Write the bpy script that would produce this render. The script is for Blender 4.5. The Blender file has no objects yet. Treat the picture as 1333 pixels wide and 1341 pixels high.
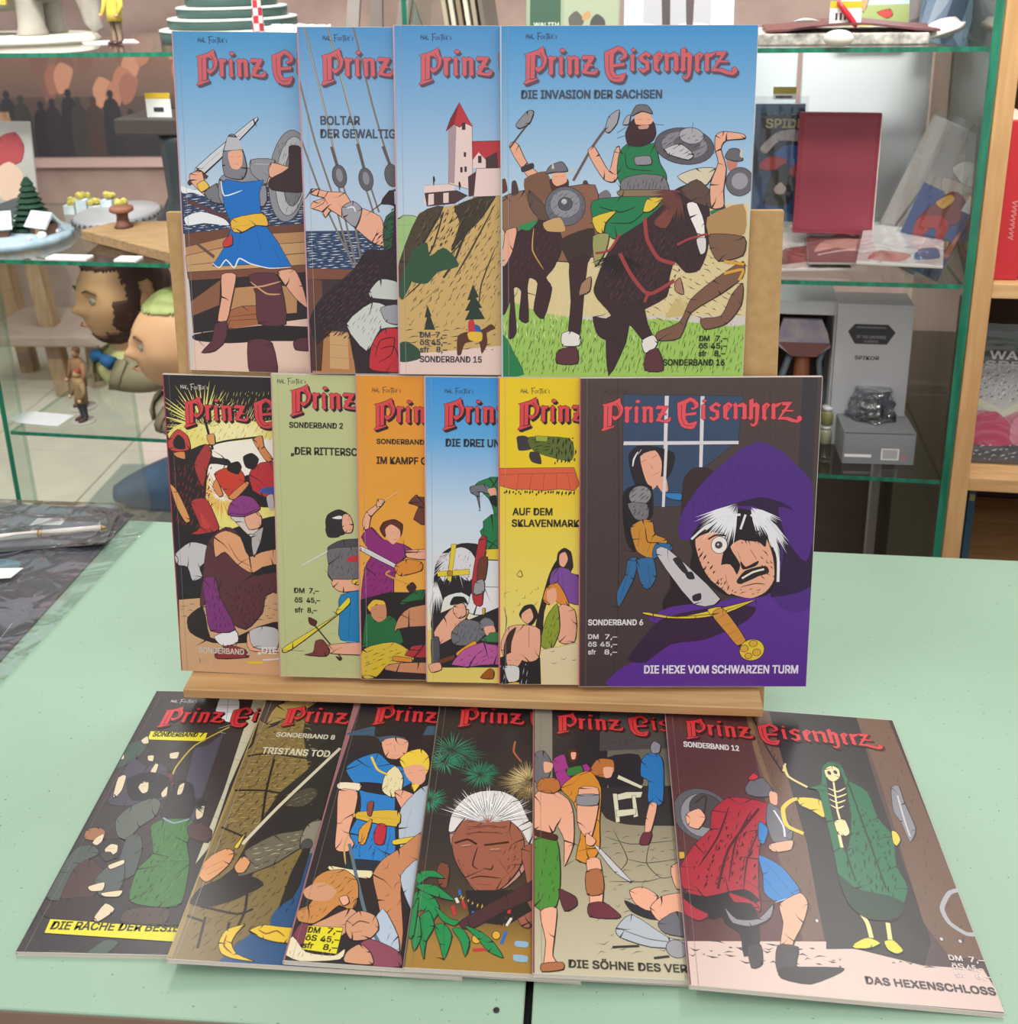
import bpy, bmesh, math, random
from mathutils import Vector, Matrix
from mathutils.geometry import tessellate_polygon
from math import sin, cos, pi, radians
random.seed(7)
S = bpy.context.scene
C = S.collection

# ---------------------------------------------------------------- camera
PITCH, YAW, ROLL, FOC = 0.32072, 0.08253, -0.02182, 1447.73
cam_d = bpy.data.cameras.new('camera'); cam = bpy.data.objects.new('camera', cam_d); C.objects.link(cam)
fw = Vector((-sin(YAW)*cos(PITCH), cos(YAW)*cos(PITCH), -sin(PITCH)))
rt0 = Vector((cos(YAW), sin(YAW), 0)); up0 = rt0.cross(fw)
rt = rt0*cos(ROLL) + up0*sin(ROLL); up = up0*cos(ROLL) - rt0*sin(ROLL)
cam.matrix_world = Matrix(((rt.x, up.x, -fw.x, 0), (rt.y, up.y, -fw.y, 0), (rt.z, up.z, -fw.z, 0.68622), (0, 0, 0, 1)))
cam_d.sensor_fit = 'VERTICAL'; cam_d.sensor_height = 24.0
cam_d.lens = FOC/1341*24.0
cam_d.shift_y = -257.01/1341
cam_d.clip_start = 0.01
S.camera = cam
cam_d.dof.use_dof = True; cam_d.dof.focus_distance = 0.95; cam_d.dof.aperture_fstop = 9

# ---------------------------------------------------------------- light
W = bpy.data.worlds.new('shop_light'); S.world = W; W.use_nodes = True
W.node_tree.nodes['Background'].inputs[0].default_value = (1.0, 0.97, 0.95, 1)
W.node_tree.nodes['Background'].inputs[1].default_value = 0.72
S.view_settings.view_transform = 'Standard'; S.view_settings.look = 'None'
S.view_settings.exposure = 0.12; S.view_settings.gamma = 1.0
S.view_settings.use_curve_mapping = False
S.cycles.transparent_max_bounces = 32
def area(name, loc, rot, sx, sy, watts, col=(1, .97, .93), spread=0):
    l = bpy.data.lights.new(name, 'AREA'); l.shape = 'RECTANGLE'; l.size = sx; l.size_y = sy; l.energy = watts; l.color = col
    if spread: l.spread = radians(spread)
    o = bpy.data.objects.new(name, l); C.objects.link(o); o.location = loc; o.rotation_euler = rot; return o
area('ceiling_light', (-0.9, 0.1, 1.95), (0, 0, 0), 0.3, 1.5, 10)
area('ceiling_light', (0.9, 0.1, 1.95), (0, 0, 0), 0.3, 1.5, 10)
area('ceiling_light', (0.0, -1.6, 1.9), (0, 0, 0), 1.5, 0.3, 18)
area('case_fill_light', (-0.8, .85, 1.95), (.80, 0, 0), 1.2, .2, 13, spread=62)  # added fill lamp, only there to brighten the glass case and background
area('case_fill_light', (0.7, .8, 1.95), (.80, 0, -.1), 1.2, .2, 13, spread=62)  # second added fill, for the right half of the case
area('ceiling_light', (-0.9, 2.6, 1.95), (0, 0, 0), 0.3, 1.5, 26)
area('ceiling_light', (0.9, 2.4, 1.95), (0, 0, 0), 0.3, 1.5, 22)

# ---------------------------------------------------------------- helpers
def lin(h):
    h = h.strip('#'); r = []
    for i in (0, 2, 4):
        v = int(h[i:i+2], 16)/255; r.append(v/12.92 if v <= .04045 else ((v+.055)/1.055)**2.4)
    return (r[0], r[1], r[2], 1.0)
MATS = {}
def mat(name, col, rough=.5, spec=.4, noise=0, scale=20, col2=None, bump=0, metal=0, stretch=None, coat=0):
    if name in MATS: return MATS[name]
    m = bpy.data.materials.new(name); m.use_nodes = True; MATS[name] = m
    nt = m.node_tree; b = nt.nodes['Principled BSDF']
    b.inputs['Base Color'].default_value = lin(col); b.inputs['Roughness'].default_value = rough
    b.inputs['Specular IOR Level'].default_value = spec; b.inputs['Metallic'].default_value = metal
    b.inputs['Coat Weight'].default_value = coat; b.inputs['Coat Roughness'].default_value = .1
    tc = nt.nodes.new('ShaderNodeTexCoord'); mp = nt.nodes.new('ShaderNodeMapping')
    nt.links.new(tc.outputs['Object'], mp.inputs[0])
    if stretch: mp.inputs['Scale'].default_value = stretch
    n = nt.nodes.new('ShaderNodeTexNoise'); n.inputs['Scale'].default_value = scale; n.inputs['Detail'].default_value = 6
    nt.links.new(mp.outputs[0], n.inputs[0])
    if noise or col2:
        r = nt.nodes.new('ShaderNodeValToRGB'); c2 = lin(col2) if col2 else tuple(v*(1-noise) for v in lin(col)[:3])+(1,)
        r.color_ramp.elements[0].position = .35; r.color_ramp.elements[1].position = .65
        r.color_ramp.elements[0].color = c2; r.color_ramp.elements[1].color = lin(col)
        nt.links.new(n.outputs[0], r.inputs[0]); nt.links.new(r.outputs[0], b.inputs['Base Color'])
    if bump:
        bp = nt.nodes.new('ShaderNodeBump'); bp.inputs['Strength'].default_value = bump; bp.inputs['Distance'].default_value = .002
        nt.links.new(n.outputs[0], bp.inputs['Height']); nt.links.new(bp.outputs[0], b.inputs['Normal'])
    return m
def clear_mat(name, tint, rough=.03, bump=0, scale=12, refl=1.0, ior=1.45, closed=False):
    """thin clear sheet: fresnel mirror over a straight-through transparent layer"""
    m = bpy.data.materials.new(name); m.use_nodes = True; MATS[name] = m
    nt = m.node_tree; nt.nodes.clear(); N = nt.nodes.new; L = nt.links.new
    o = N('ShaderNodeOutputMaterial'); mx = N('ShaderNodeMixShader'); t = N('ShaderNodeBsdfTransparent'); g = N('ShaderNodeBsdfGlossy')
    t.inputs[0].default_value = lin(tint); g.inputs['Roughness'].default_value = rough; g.inputs[0].default_value = (1, 1, 1, 1)
    fr = N('ShaderNodeFresnel'); fr.inputs['IOR'].default_value = ior
    mu = N('ShaderNodeMath'); mu.operation = 'MULTIPLY'; mu.inputs[1].default_value = refl; mu.use_clamp = True
    L(fr.outputs[0], mu.inputs[0]); L(mu.outputs[0], mx.inputs[0]); L(t.outputs[0], mx.inputs[1]); L(g.outputs[0], mx.inputs[2]); L(mx.outputs[0], o.inputs[0])
    ge = N('ShaderNodeNewGeometry')
    if closed:      # only the entering face mirrors
        iv = N('ShaderNodeMath'); iv.operation = 'SUBTRACT'; iv.inputs[0].default_value = 1; L(ge.outputs['Backfacing'], iv.inputs[1])
        m2 = N('ShaderNodeMath'); m2.operation = 'MULTIPLY'; L(mu.outputs[0], m2.inputs[0]); L(iv.outputs[0], m2.inputs[1]); L(m2.outputs[0], mx.inputs[0])
    else:           # a single sheet mirrors the same from both sides
        mi = N('ShaderNodeMapRange'); mi.inputs['To Min'].default_value = ior; mi.inputs['To Max'].default_value = 1/ior
        L(ge.outputs['Backfacing'], mi.inputs['Value']); L(mi.outputs[0], fr.inputs['IOR'])
    if bump:
        tc = N('ShaderNodeTexCoord'); n = N('ShaderNodeTexNoise'); n.inputs['Scale'].default_value = scale; n.inputs['Detail'].default_value = 2; n.inputs['Distortion'].default_value = 1.2
        b = N('ShaderNodeBump'); b.inputs['Strength'].default_value = bump; b.inputs['Distance'].default_value = .01
        L(tc.outputs['Object'], n.inputs[0]); L(n.outputs[0], b.inputs['Height']); L(b.outputs[0], g.inputs['Normal']); L(b.outputs[0], fr.inputs['Normal'])
    return m
def print_mat(name, rough=.32, spec=.45):
    if name in MATS: return MATS[name]
    m = mat(name, 'ffffff', rough, spec, bump=.06, scale=60); nt = m.node_tree
    a = nt.nodes.new('ShaderNodeAttribute'); a.attribute_name = 'ink'
    nt.links.new(a.outputs['Color'], nt.nodes['Principled BSDF'].inputs['Base Color']); return m
def link(name, me, m=None, parent=None, smooth=False):
    o = bpy.data.objects.new(name, me); C.objects.link(o)
    for x in (m if isinstance(m, (list, tuple)) else [m] if m else []): me.materials.append(x)
    if parent: o.parent = parent
    if smooth:
        for p in me.polygons: p.use_smooth = True
    return o
def obj(name, bm, m, parent=None, smooth=False, bevel=0, seg=2):
    if bevel:
        bmesh.ops.bevel(bm, geom=[e for e in bm.edges], offset=bevel, segments=seg, affect='EDGES', profile=.5)
    bmesh.ops.recalc_face_normals(bm, faces=bm.faces)
    me = bpy.data.meshes.new(name); bm.to_mesh(me); bm.free()
    return link(name, me, m, parent, smooth)
def bx(bm, x0, x1, y0, y1, z0, z1, M=None):
    vs = [bm.verts.new((x, y, z)) for x in (x0, x1) for y in (y0, y1) for z in (z0, z1)]
    if M is not None:
        for v in vs: v.co = M @ v.co
    for f in ((0, 1, 3, 2), (4, 6, 7, 5), (0, 4, 5, 1), (2, 3, 7, 6), (0, 2, 6, 4), (1, 5, 7, 3)): bm.faces.new([vs[i] for i in f])
    return vs
def box(name, x0, x1, y0, y1, z0, z1, m, parent=None, bevel=0):
    bm = bmesh.new(); bx(bm, x0, x1, y0, y1, z0, z1); return obj(name, bm, m, parent, bevel=bevel)
def loft(bm, rings, cap=True):
    """rings: list of lists of points, same count"""
    R = [[bm.verts.new(p) for p in r] for r in rings]; n = len(R[0])
    for a, b in zip(R, R[1:]):
        for i in range(n): bm.faces.new((a[i], a[(i+1) % n], b[(i+1) % n], b[i]))
    if cap: bm.faces.new(R[0][::-1]); bm.faces.new(R[-1])
def ell(cx, cy, z, rx, ry, n=20, a0=0):
    return [(cx+rx*cos(2*pi*i/n+a0), cy+ry*sin(2*pi*i/n+a0), z) for i in range(n)]
def lathe(bm, prof, cx=0, cy=0, n=24):
    loft(bm, [ell(cx, cy, z, max(r, 1e-4), max(r, 1e-4), n) for r, z in prof])
def tube(bm, pts, rad, n=8):
    pts = [Vector(p) for p in pts]; rings = []
    for i, p in enumerate(pts):
        d = (pts[min(i+1, len(pts)-1)]-pts[max(i-1, 0)]).normalized(); a = d.orthogonal().normalized(); b = d.cross(a)
        if rings and a.dot(pa) < 0: a, b = -a, -b
        if rings:
            a = (pa-d*pa.dot(d)).normalized(); b = d.cross(a)
        pa = a; r = rad[i] if isinstance(rad, (list, tuple)) else rad
        rings.append([p+a*r*cos(2*pi*k/n)+b*r*sin(2*pi*k/n) for k in range(n)])
    loft(bm, rings)
def empty(name, loc=(0, 0, 0), rz=0, parent=None):
    o = bpy.data.objects.new(name, None); C.objects.link(o); o.location = loc; o.rotation_euler = (0, 0, rz); o.empty_display_size = .03
    if parent: o.parent = parent
    return o
def tag(o, label=None, cat=None, group=None, kind=None):
    if label: o['label'] = label
    if cat: o['category'] = cat
    if group: o['group'] = group
    if kind: o['kind'] = kind
    return o

# ---------------------------------------------------------------- flat print: vector shapes laid as thin ink layers
TEN = .34
def smooth_pts(p, closed=True, k=3):
    n = len(p); out = []
    if n < 3: return p
    rng = range(n) if closed else range(n-1)
    for i in rng:
        g = (lambda j: p[j % n]) if closed else (lambda j: p[max(0, min(n-1, j))])
        a, b, c, d = g(i-1), g(i), g(i+1), g(i+2)
        for s in range(k):
            t = s/k
            h1, h2, h3, h4 = 2*t**3-3*t*t+1, t**3-2*t*t+t, -2*t**3+3*t*t, t**3-t*t
            out.append(tuple(b[q]*h1+TEN*(c[q]-a[q])*h2+c[q]*h3+TEN*(d[q]-b[q])*h4 for q in (0, 1)))
    if not closed: out.append(p[-1])
    return out
def clip_rect(p, w, h, m=.4):
    for ax, lim, sg in ((0, m, 1), (0, w-m, -1), (1, m, 1), (1, h-m, -1)):
        q = []
        for i in range(len(p)):
            a, b = p[i-1], p[i]; ia, ib = (a[ax]-lim)*sg >= 0, (b[ax]-lim)*sg >= 0
            if ia != ib:
                t = (lim-a[ax])/(b[ax]-a[ax]); q.append((a[0]+(b[0]-a[0])*t, a[1]+(b[1]-a[1])*t))
            if ib: q.append(b)
        p = q
        if not p: return []
    return p
class Ink:
    def __init__(s, w, h, step=2.5e-6):
        s.w, s.h, s.v, s.f, s.c, s.k, s.step = w, h, [], [], [], 0, step
    def tri(s, pts, faces, cols):
        b = len(s.v); z = 2e-5+s.k*s.step
        s.v += [(x/1000, y/1000, z) for x, y in pts]
        for f in faces: s.f.append([b+i for i in f])
        s.c += [cols]*len(pts) if isinstance(cols, tuple) else cols
    def fill(s, p, col, up=1):
        s.k += up
        p = clip_rect(p, s.w, s.h)
        if len(p) < 3: return
        s.tri(p, tessellate_polygon([[Vector((x, y, 0)) for x, y in p]]), col)
    def grad(s, c1, c2, a, b):
        s.k += .2; y1, y2 = s.h*(1-a), s.h*(1-b); y2 = max(y2, .4); y1 = min(y1, s.h-.4)
        s.tri([(.4, y2), (s.w-.4, y2), (s.w-.4, y1), (.4, y1)], [(0, 1, 2, 3)], [lin(c2), lin(c2), lin(c1), lin(c1)])
    def line(s, p, w, col, closed=False, up=1):
        """mitred ribbon; w is a number or one width per point"""
        s.k += up; n = len(p); V = []
        if n < 2: return
        for i in range(n):
            a = p[i-1] if (i or closed) else p[i]; b = p[(i+1) % n] if (i < n-1 or closed) else p[i]; c = p[i]
            d1 = (c[0]-a[0], c[1]-a[1]); d2 = (b[0]-c[0], b[1]-c[1]); l1 = math.hypot(*d1) or 1e-9; l2 = math.hypot(*d2) or 1e-9
            tx, ty = d1[0]/l1+d2[0]/l2, d1[1]/l1+d2[1]/l2; l = math.hypot(tx, ty) or 1e-9; tx, ty = tx/l, ty/l
            hw = (w[i] if isinstance(w, list) else w)/2; V.append(((c[0]-ty*hw, c[1]+tx*hw), (c[0]+ty*hw, c[1]-tx*hw)))
        out = [q for v in V for q in v]
        if all(.4 <= x <= s.w-.4 and .4 <= y <= s.h-.4 for x, y in out):
            s.tri(out, [(2*i, 2*i+1, (2*i+3) % (2*n), (2*i+2) % (2*n)) for i in range(n if closed else n-1)], col)
        else:
            for i in range(n if closed else n-1):
                (a, b), (c, d) = V[i], V[(i+1) % n]; q = clip_rect([a, b, d, c], s.w, s.h)
                if len(q) > 2: s.tri(q, [tuple(range(len(q)))], col)
    def hatch(s, p, col, w, ang, st):
        s.k += 1; a = radians(ang); ca, sa = cos(a), sin(a)
        r = [(x*ca+y*sa, -x*sa+y*ca) for x, y in p]; y = min(q[1] for q in r)+st*.5; y1 = max(q[1] for q in r)
        while y < y1:
            xs = sorted(A[0]+(B[0]-A[0])*(y-A[1])/(B[1]-A[1]) for A, B in zip(r, r[1:]+r[:1]) if (A[1] > y) != (B[1] > y))
            for x0, x1 in zip(xs[::2], xs[1::2]):
                x = x0+random.uniform(0, 3)
                while x < x1:
                    e = min(x+random.uniform(2.5, 11), x1); m = (x+e)/2; yy = y+random.uniform(-.3, .3)*st; tl = random.uniform(-.25, .25)*st
                    q = [(x, yy), (m, yy-w/2+tl), (e, yy), (m, yy+w/2+tl)]
                    q = clip_rect([(u*ca-v*sa, u*sa+v*ca) for u, v in q], s.w, s.h)
                    if len(q) > 2: s.tri(q, [tuple(range(len(q)))], col)
                    x = e+random.uniform(.5, 4)
            y += st
    def mesh(s, name, m, parent, z=0):
        me = bpy.data.meshes.new(name); me.from_pydata(s.v, [], s.f)
        at = me.color_attributes.new('ink', 'FLOAT_COLOR', 'POINT')
        at.data.foreach_set('color', [q for c in s.c for q in c])
        o = link(name, me, m, parent); o.location = (0, 0, z); return o
_T = {}
try: SANS = bpy.data.fonts.load(bpy.utils.system_resource('DATAFILES')+'/fonts/Inter.woff2')
except Exception: SANS = None
def text_mesh(txt):
    if txt in _T: return _T[txt]
    cu = bpy.data.curves.new('t', 'FONT'); cu.body = txt; cu.size = 1; cu.resolution_u = 3; cu.fill_mode = 'FRONT'
    if SANS: cu.font = SANS
    o = bpy.data.objects.new('t', cu); C.objects.link(o)
    dg = bpy.context.evaluated_depsgraph_get(); me = bpy.data.meshes.new_from_object(o.evaluated_get(dg))
    v = [(q.co.x, q.co.y) for q in me.vertices]; f = [tuple(p.vertices) for p in me.polygons]
    bpy.data.objects.remove(o); bpy.data.curves.remove(cu); bpy.data.meshes.remove(me)
    x0 = min(q[0] for q in v); x1 = max(q[0] for q in v)
    if txt != 'H' and 'cap' not in _T: _T['cap'] = max(q[1] for q in text_mesh('H')[0])
    _T[txt] = ([(q[0]-x0, q[1]) for q in v], f, x1-x0); return _T[txt]
def put_text(ink, txt, col, wid, cap, x, y, up=1):
    v, f, w = text_mesh(txt); ink.k += up; sx = wid/w; sy = cap*1.14/_T['cap']; e = cap*.045
    for dx, dy in ((-e, -e), (e, -e), (e, e), (-e, e)): ink.tri([(x+dx+a*sx, y+dy+b*sy) for a, b in v], f, col); ink.k += .2
def pp(s, k=2.0): return [tuple(float(q)/k for q in t.split(',')) for t in s.split()]
def contour(ink, p, w, ic, folds=True):
    """brush contour, heavier on the lower right, with tapering fold strokes running inward"""
    ar = sum(a[0]*b[1]-b[0]*a[1] for a, b in zip(p, p[1:]+p[:1]))/2; sg = 1 if ar > 0 else -1
    ink.k += .5; n = len(p); cx = sum(q[0] for q in p)/n; cy = sum(q[1] for q in p)/n
    ws = []
    for i in range(n):
        a, b = p[i-1], p[(i+1) % n]; dx, dy = b[0]-a[0], b[1]-a[1]; l = math.hypot(dx, dy) or 1e-6
        ws.append(w*(1+(1.3*max(0, (dy*.7+dx*.7)/l*sg)*random.uniform(.6, 1.5) if folds else 0)))
    ink.line(p, ws, ic, True, 0)
    if folds and abs(ar) > 120:
        sz = math.sqrt(abs(ar))
        for i in range(0, n, 3):
            a, b, c = p[i], p[(i+1) % n], p[i-1]; tx, ty = b[0]-c[0], b[1]-c[1]; l = math.hypot(tx, ty)
            if l < 1e-6 or random.random() < .3: continue
            nx, ny = -ty/l*sg, tx/l*sg; L_ = min(sz*random.uniform(.12, .45), 22); s = random.uniform(-.9, .9)
            m = (a[0]+(nx+s*tx/l)*L_*.5, a[1]+(ny+s*ty/l)*L_*.5); e = (a[0]+(nx*.9+s*1.3*tx/l)*L_, a[1]+(ny*.9+s*1.3*ty/l)*L_); ww = random.uniform(.35, .95)
            q = clip_rect([(a[0]-tx/l*ww, a[1]-ty/l*ww), (a[0]+tx/l*ww, a[1]+ty/l*ww), (m[0]+tx/l*ww*.5, m[1]+ty/l*ww*.5), e, (m[0]-tx/l*ww*.5, m[1]-ty/l*ww*.5)], ink.w, ink.h)
            if len(q) > 2: ink.tri(q, [tuple(range(len(q)))], ic)
def draw(ink, txt, inkcol='2a2226', ow=.5):
    ic = lin(inkcol); letters = []
    for ln in txt.strip().splitlines():
        t = ln.split(' '); c = t[0]
        if c == 'g': ink.grad(t[1], t[2], float(t[3]), float(t[4]))
        elif c in ('f', 'fo', 's', 'so'):
            p = pp(' '.join(t[2:])); p = smooth_pts(p) if c[0] == 's' else p
            ink.fill(p, lin(t[1]))
            if 'o' in c: contour(ink, p, ow, ic, c[0] == 's')
        elif c == 'l':
            q = smooth_pts(pp(' '.join(t[3:])), False, 4); w = float(t[2]); n = len(q)-1
            ink.line(q, [w*1.25*(.25+.75*sin(pi*i/n)**.6) for i in range(n+1)] if w < 1.3 else w, lin(t[1]))
        elif c == 'r':      # fan of tapering strokes from a centre
            w, x, y, r, n, a0, a1 = float(t[2]), float(t[3])/2, float(t[4])/2, float(t[5]), int(t[6]), float(t[7]), float(t[8]); ink.k += 1
            for i in range(n):
                a = radians(a0+(a1-a0)*(i+random.uniform(-.3, .3))/max(1, n-1)); l = r*random.uniform(.7, 1.05); b0 = r*random.uniform(.02, .18)
                ca, sa = cos(a), sin(a); q = [(x+ca*b0, y+sa*b0), (x+ca*l*.5-sa*w/2, y+sa*l*.5+ca*w/2), (x+ca*l, y+sa*l), (x+ca*l*.5+sa*w/2, y+sa*l*.5-ca*w/2)]
                q = clip_rect(q, ink.w, ink.h)
                if len(q) > 2: ink.k += .1; ink.tri(q, [tuple(range(len(q)))], lin(t[1]))
        elif c == 'h': ink.hatch(pp(' '.join(t[5:])), lin(t[1]), float(t[2]), float(t[3]), float(t[4]))
        elif c in ('e', 'eo'):
            x, y, rx, ry, a = float(t[2])/2, float(t[3])/2, float(t[4]), float(t[5]), -radians(float(t[6]))
            p = [(x+rx*cos(q)*cos(a)-ry*sin(q)*sin(a), y+rx*cos(q)*sin(a)+ry*sin(q)*cos(a)) for q in [2*pi*i/28 for i in range(28)]]
            ink.fill(p, lin(t[1]))
            if c == 'eo': ink.line(p, ow, ic, True, .5)
        elif c == 't': letters.append((' '.join(t[6:]), t[1], float(t[2]), float(t[3]), float(t[4]), float(t[5])))
    return letters

# ---------------------------------------------------------------- cover data (millimetres on each cover, origin lower left)
FRAMES={13:[[-0.36667,0.90804,0.3307],[0.99964,-0.00269,-0.02657],[0.0267,0.10064,0.99456],[0.0,-0.99492,0.10068]],14:[[-0.25233,0.89521,0.33317],[0.99794,0.05997,-0.02278],[0.01666,0.10067,0.99478],[0.06195,-0.99311,0.09946]],15:[[-0.17243,0.89521,0.33319],[0.99792,0.05983,-0.02418],[0.01807,0.10066,0.99476],[0.06195,-0.99312,0.09937]],16:[[-0.08187,0.89502,0.33129],[0.99803,0.06065,-0.01603],[0.00986,0.10067,0.99487],[0.06196,-0.99307,0.09988]],1:[[-0.3979,0.87771,0.03105],[0.9998,-0.00202,-0.01993],[0.02003,0.10066,0.99472],[0.0,-0.99492,0.10068]],2:[[-0.2969,0.86527,0.03727],[0.99758,0.05846,-0.03769],[0.03167,0.10063,0.99442],[0.06193,-0.9932,0.09853]],3:[[-0.21929,0.86523,0.03691],[0.99771,0.05893,-0.03312],[0.02707,0.10064,0.99455],[0.06194,-0.99318,0.09882]],4:[[-0.15692,0.86513,0.03598],[0.99782,0.05936,-0.02887],[0.02279,0.10065,0.99466],[0.06194,-0.99315,0.09908]],5:[[-0.08872,0.86512,0.03585],[0.998,0.06036,-0.01899],[0.01284,0.10067,0.99484],[0.06196,-0.99309,0.09969]],6:[[-0.01443,0.8651,0.03565],[0.99808,0.06138,-0.00883],[0.00261,0.10068,0.99492],[0.06196,-0.99302,0.10032]],7:[[-0.41737,0.58494,0.0036],[0.99946,0.03295,0.0],[-0.03295,0.99946,0.0],[0.0,0.0,1.0]],8:[[-0.30035,0.57567,0.01514],[0.99781,0.03671,-0.05497],[-0.03676,0.99932,0.0],[0.05494,0.00202,0.99849]],9:[[-0.2173,0.5791,0.01514],[0.99808,0.02858,-0.05497],[-0.02862,0.99959,0.0],[0.05495,0.00157,0.99849]],10:[[-0.13208,0.5783,0.01514],[0.99748,0.0448,-0.05497],[-0.04487,0.99899,0.0],[0.05492,0.00247,0.99849]],11:[[-0.04171,0.57904,0.01514],[0.99707,0.05312,-0.05497],[-0.0532,0.99858,0.0],[0.05489,0.00292,0.99849]],12:[[0.06508,0.57616,0.01514],[0.99849,0.00047,-0.05497],[-0.00047,1.0,0.0],[0.05497,3e-05,0.99849]]}
ANCHORS={13:[(20.5,276.3),(23.1,291.0)],14:[(19.5,273.7),(21.8,289.1)],15:[(21.6,273.3),(23.2,288.6)],16:[(20.0,274.4),(21.6,289.6)],1:[(18.4,271.1),(17.0,286.9)],2:[(17.2,282.1),(6.3,291.8)],3:[(16.5,270.4),(15.1,284.7)],4:[(16.9,271.9),(18.7,285.3)],5:[(17.9,273.0),(20.3,285.8)],6:[(19.5,272.9),(20.4,285.8)],7:[(19.0,267.5),(20.1,282.3)],8:[(23.6,271.7),(23.5,285.5)],9:[(22.0,274.2),(22.1,288.4)],10:[(19.9,275.7),(21.3,290.7)],11:[(21.9,270.4),(25.6,285.5)],12:[(17.5,272.3),(17.8,285.9)]}
LOGO="""16,-2 89,5 84,-193 14,-207
0,0 47,9 110,31 155,60 159,38 97,-9 27,-20
110,27 155,56 166,5 184,-28 181,-68 164,-105 133,-134 112,-145 94,-127 90,-101 108,-105 122,-112 143,-90 146,-53 132,-17 100,-2
-7,-236 18,-207 77,-204 109,-189 102,-207 50,-226 15,-240
202,-32 237,-28 235,-146 238,-153 221,-171 196,-149 203,-138
191,-32 212,-14 233,-23 264,-18 258,-39 240,-50 223,-39 202,-43
282,-29 299,-10 320,-29 314,-47 315,-142 322,-153 305,-172 280,-153 287,-139 286,-47
295,37 312,44 337,29 316,11 292,19
345,-29 369,-13 387,-33 389,-146 392,-154 372,-172 350,-150 357,-139 356,-44
369,-25 411,-15 446,-30 443,-51 411,-40 380,-53
411,-33 444,-33 446,-143 450,-154 428,-172 408,-150 414,-139
468,-32 482,-11 575,-16 568,-38 474,-44
530,-30 572,-30 508,-143 469,-151
489,-83 560,-84 563,-97 484,-99
469,-151 511,-138 553,-145 584,-133 591,-113 603,-122 599,-150 575,-167 518,-161
655,13 717,38 768,63 804,45 836,12 840,-13 830,-32 789,-53 773,-41 781,-28 802,-32 805,-13 787,12 759,25 732,2 729,-42 731,-137 757,-174 785,-168 831,-153 827,-178 807,-219 779,-226 737,-222 694,-203 669,-152 661,-100
727,-84 824,-70 818,-97 731,-106
864,-18 882,1 904,-14 897,-29 900,-120 907,-128 886,-143 864,-124 870,-112 868,-33
874,31 891,46 910,31 892,16 878,20
930,-29 989,19 1037,-7 1016,-30 990,-11 969,-26 977,-45 1021,-60 1023,-125 973,-155 932,-124 950,-113 976,-124 990,-117 989,-79 945,-60
1052,-19 1098,19 1138,-8 1093,-72 1091,-117 1113,-129 1096,-148 1055,-121 1059,-114
1138,-8 1159,15 1178,-8 1224,14 1257,-9 1261,-118 1265,-126 1240,-145 1214,-126 1225,-114 1222,-27 1178,-27 1181,-114 1185,-126 1168,-144 1142,-125 1149,-114 1146,-23
1277,33 1312,51 1318,2 1339,14 1369,-9 1366,-127 1357,-180 1333,-206 1304,-202 1292,-176 1307,-179 1325,-187 1335,-164 1333,-28 1315,-28 1315,-119 1323,-126 1295,-149 1272,-126 1283,-115
1391,-17 1429,13 1462,-10 1428,-55 1427,-119 1444,-127 1421,-153 1391,-127 1398,-115
1470,-14 1487,9 1505,-2 1548,9 1576,20 1535,-22 1507,-33 1510,-120 1518,-127 1497,-146 1471,-127 1478,-116 1474,-25
1569,16 1652,16 1561,-120 1619,-120 1677,-143 1703,-147 1698,-121 1719,-106 1741,-125 1739,-151 1708,-174 1657,-166 1591,-143 1529,-143 1603,-14 1563,-14
1562,-54 1666,-59 1663,-71 1566,-70"""
LOGO_LINES="""51,-13 49,-200
128,12 153,-32 154,-68 141,-105
693,-5 694,-115 704,-152 722,-185 750,-198 792,-191
759,31 794,9 812,-13
1089,-19 1104,-12 1110,-23 1092,-49
1421,-21 1430,-15 1434,-25 1422,-44"""
ART={}
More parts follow.
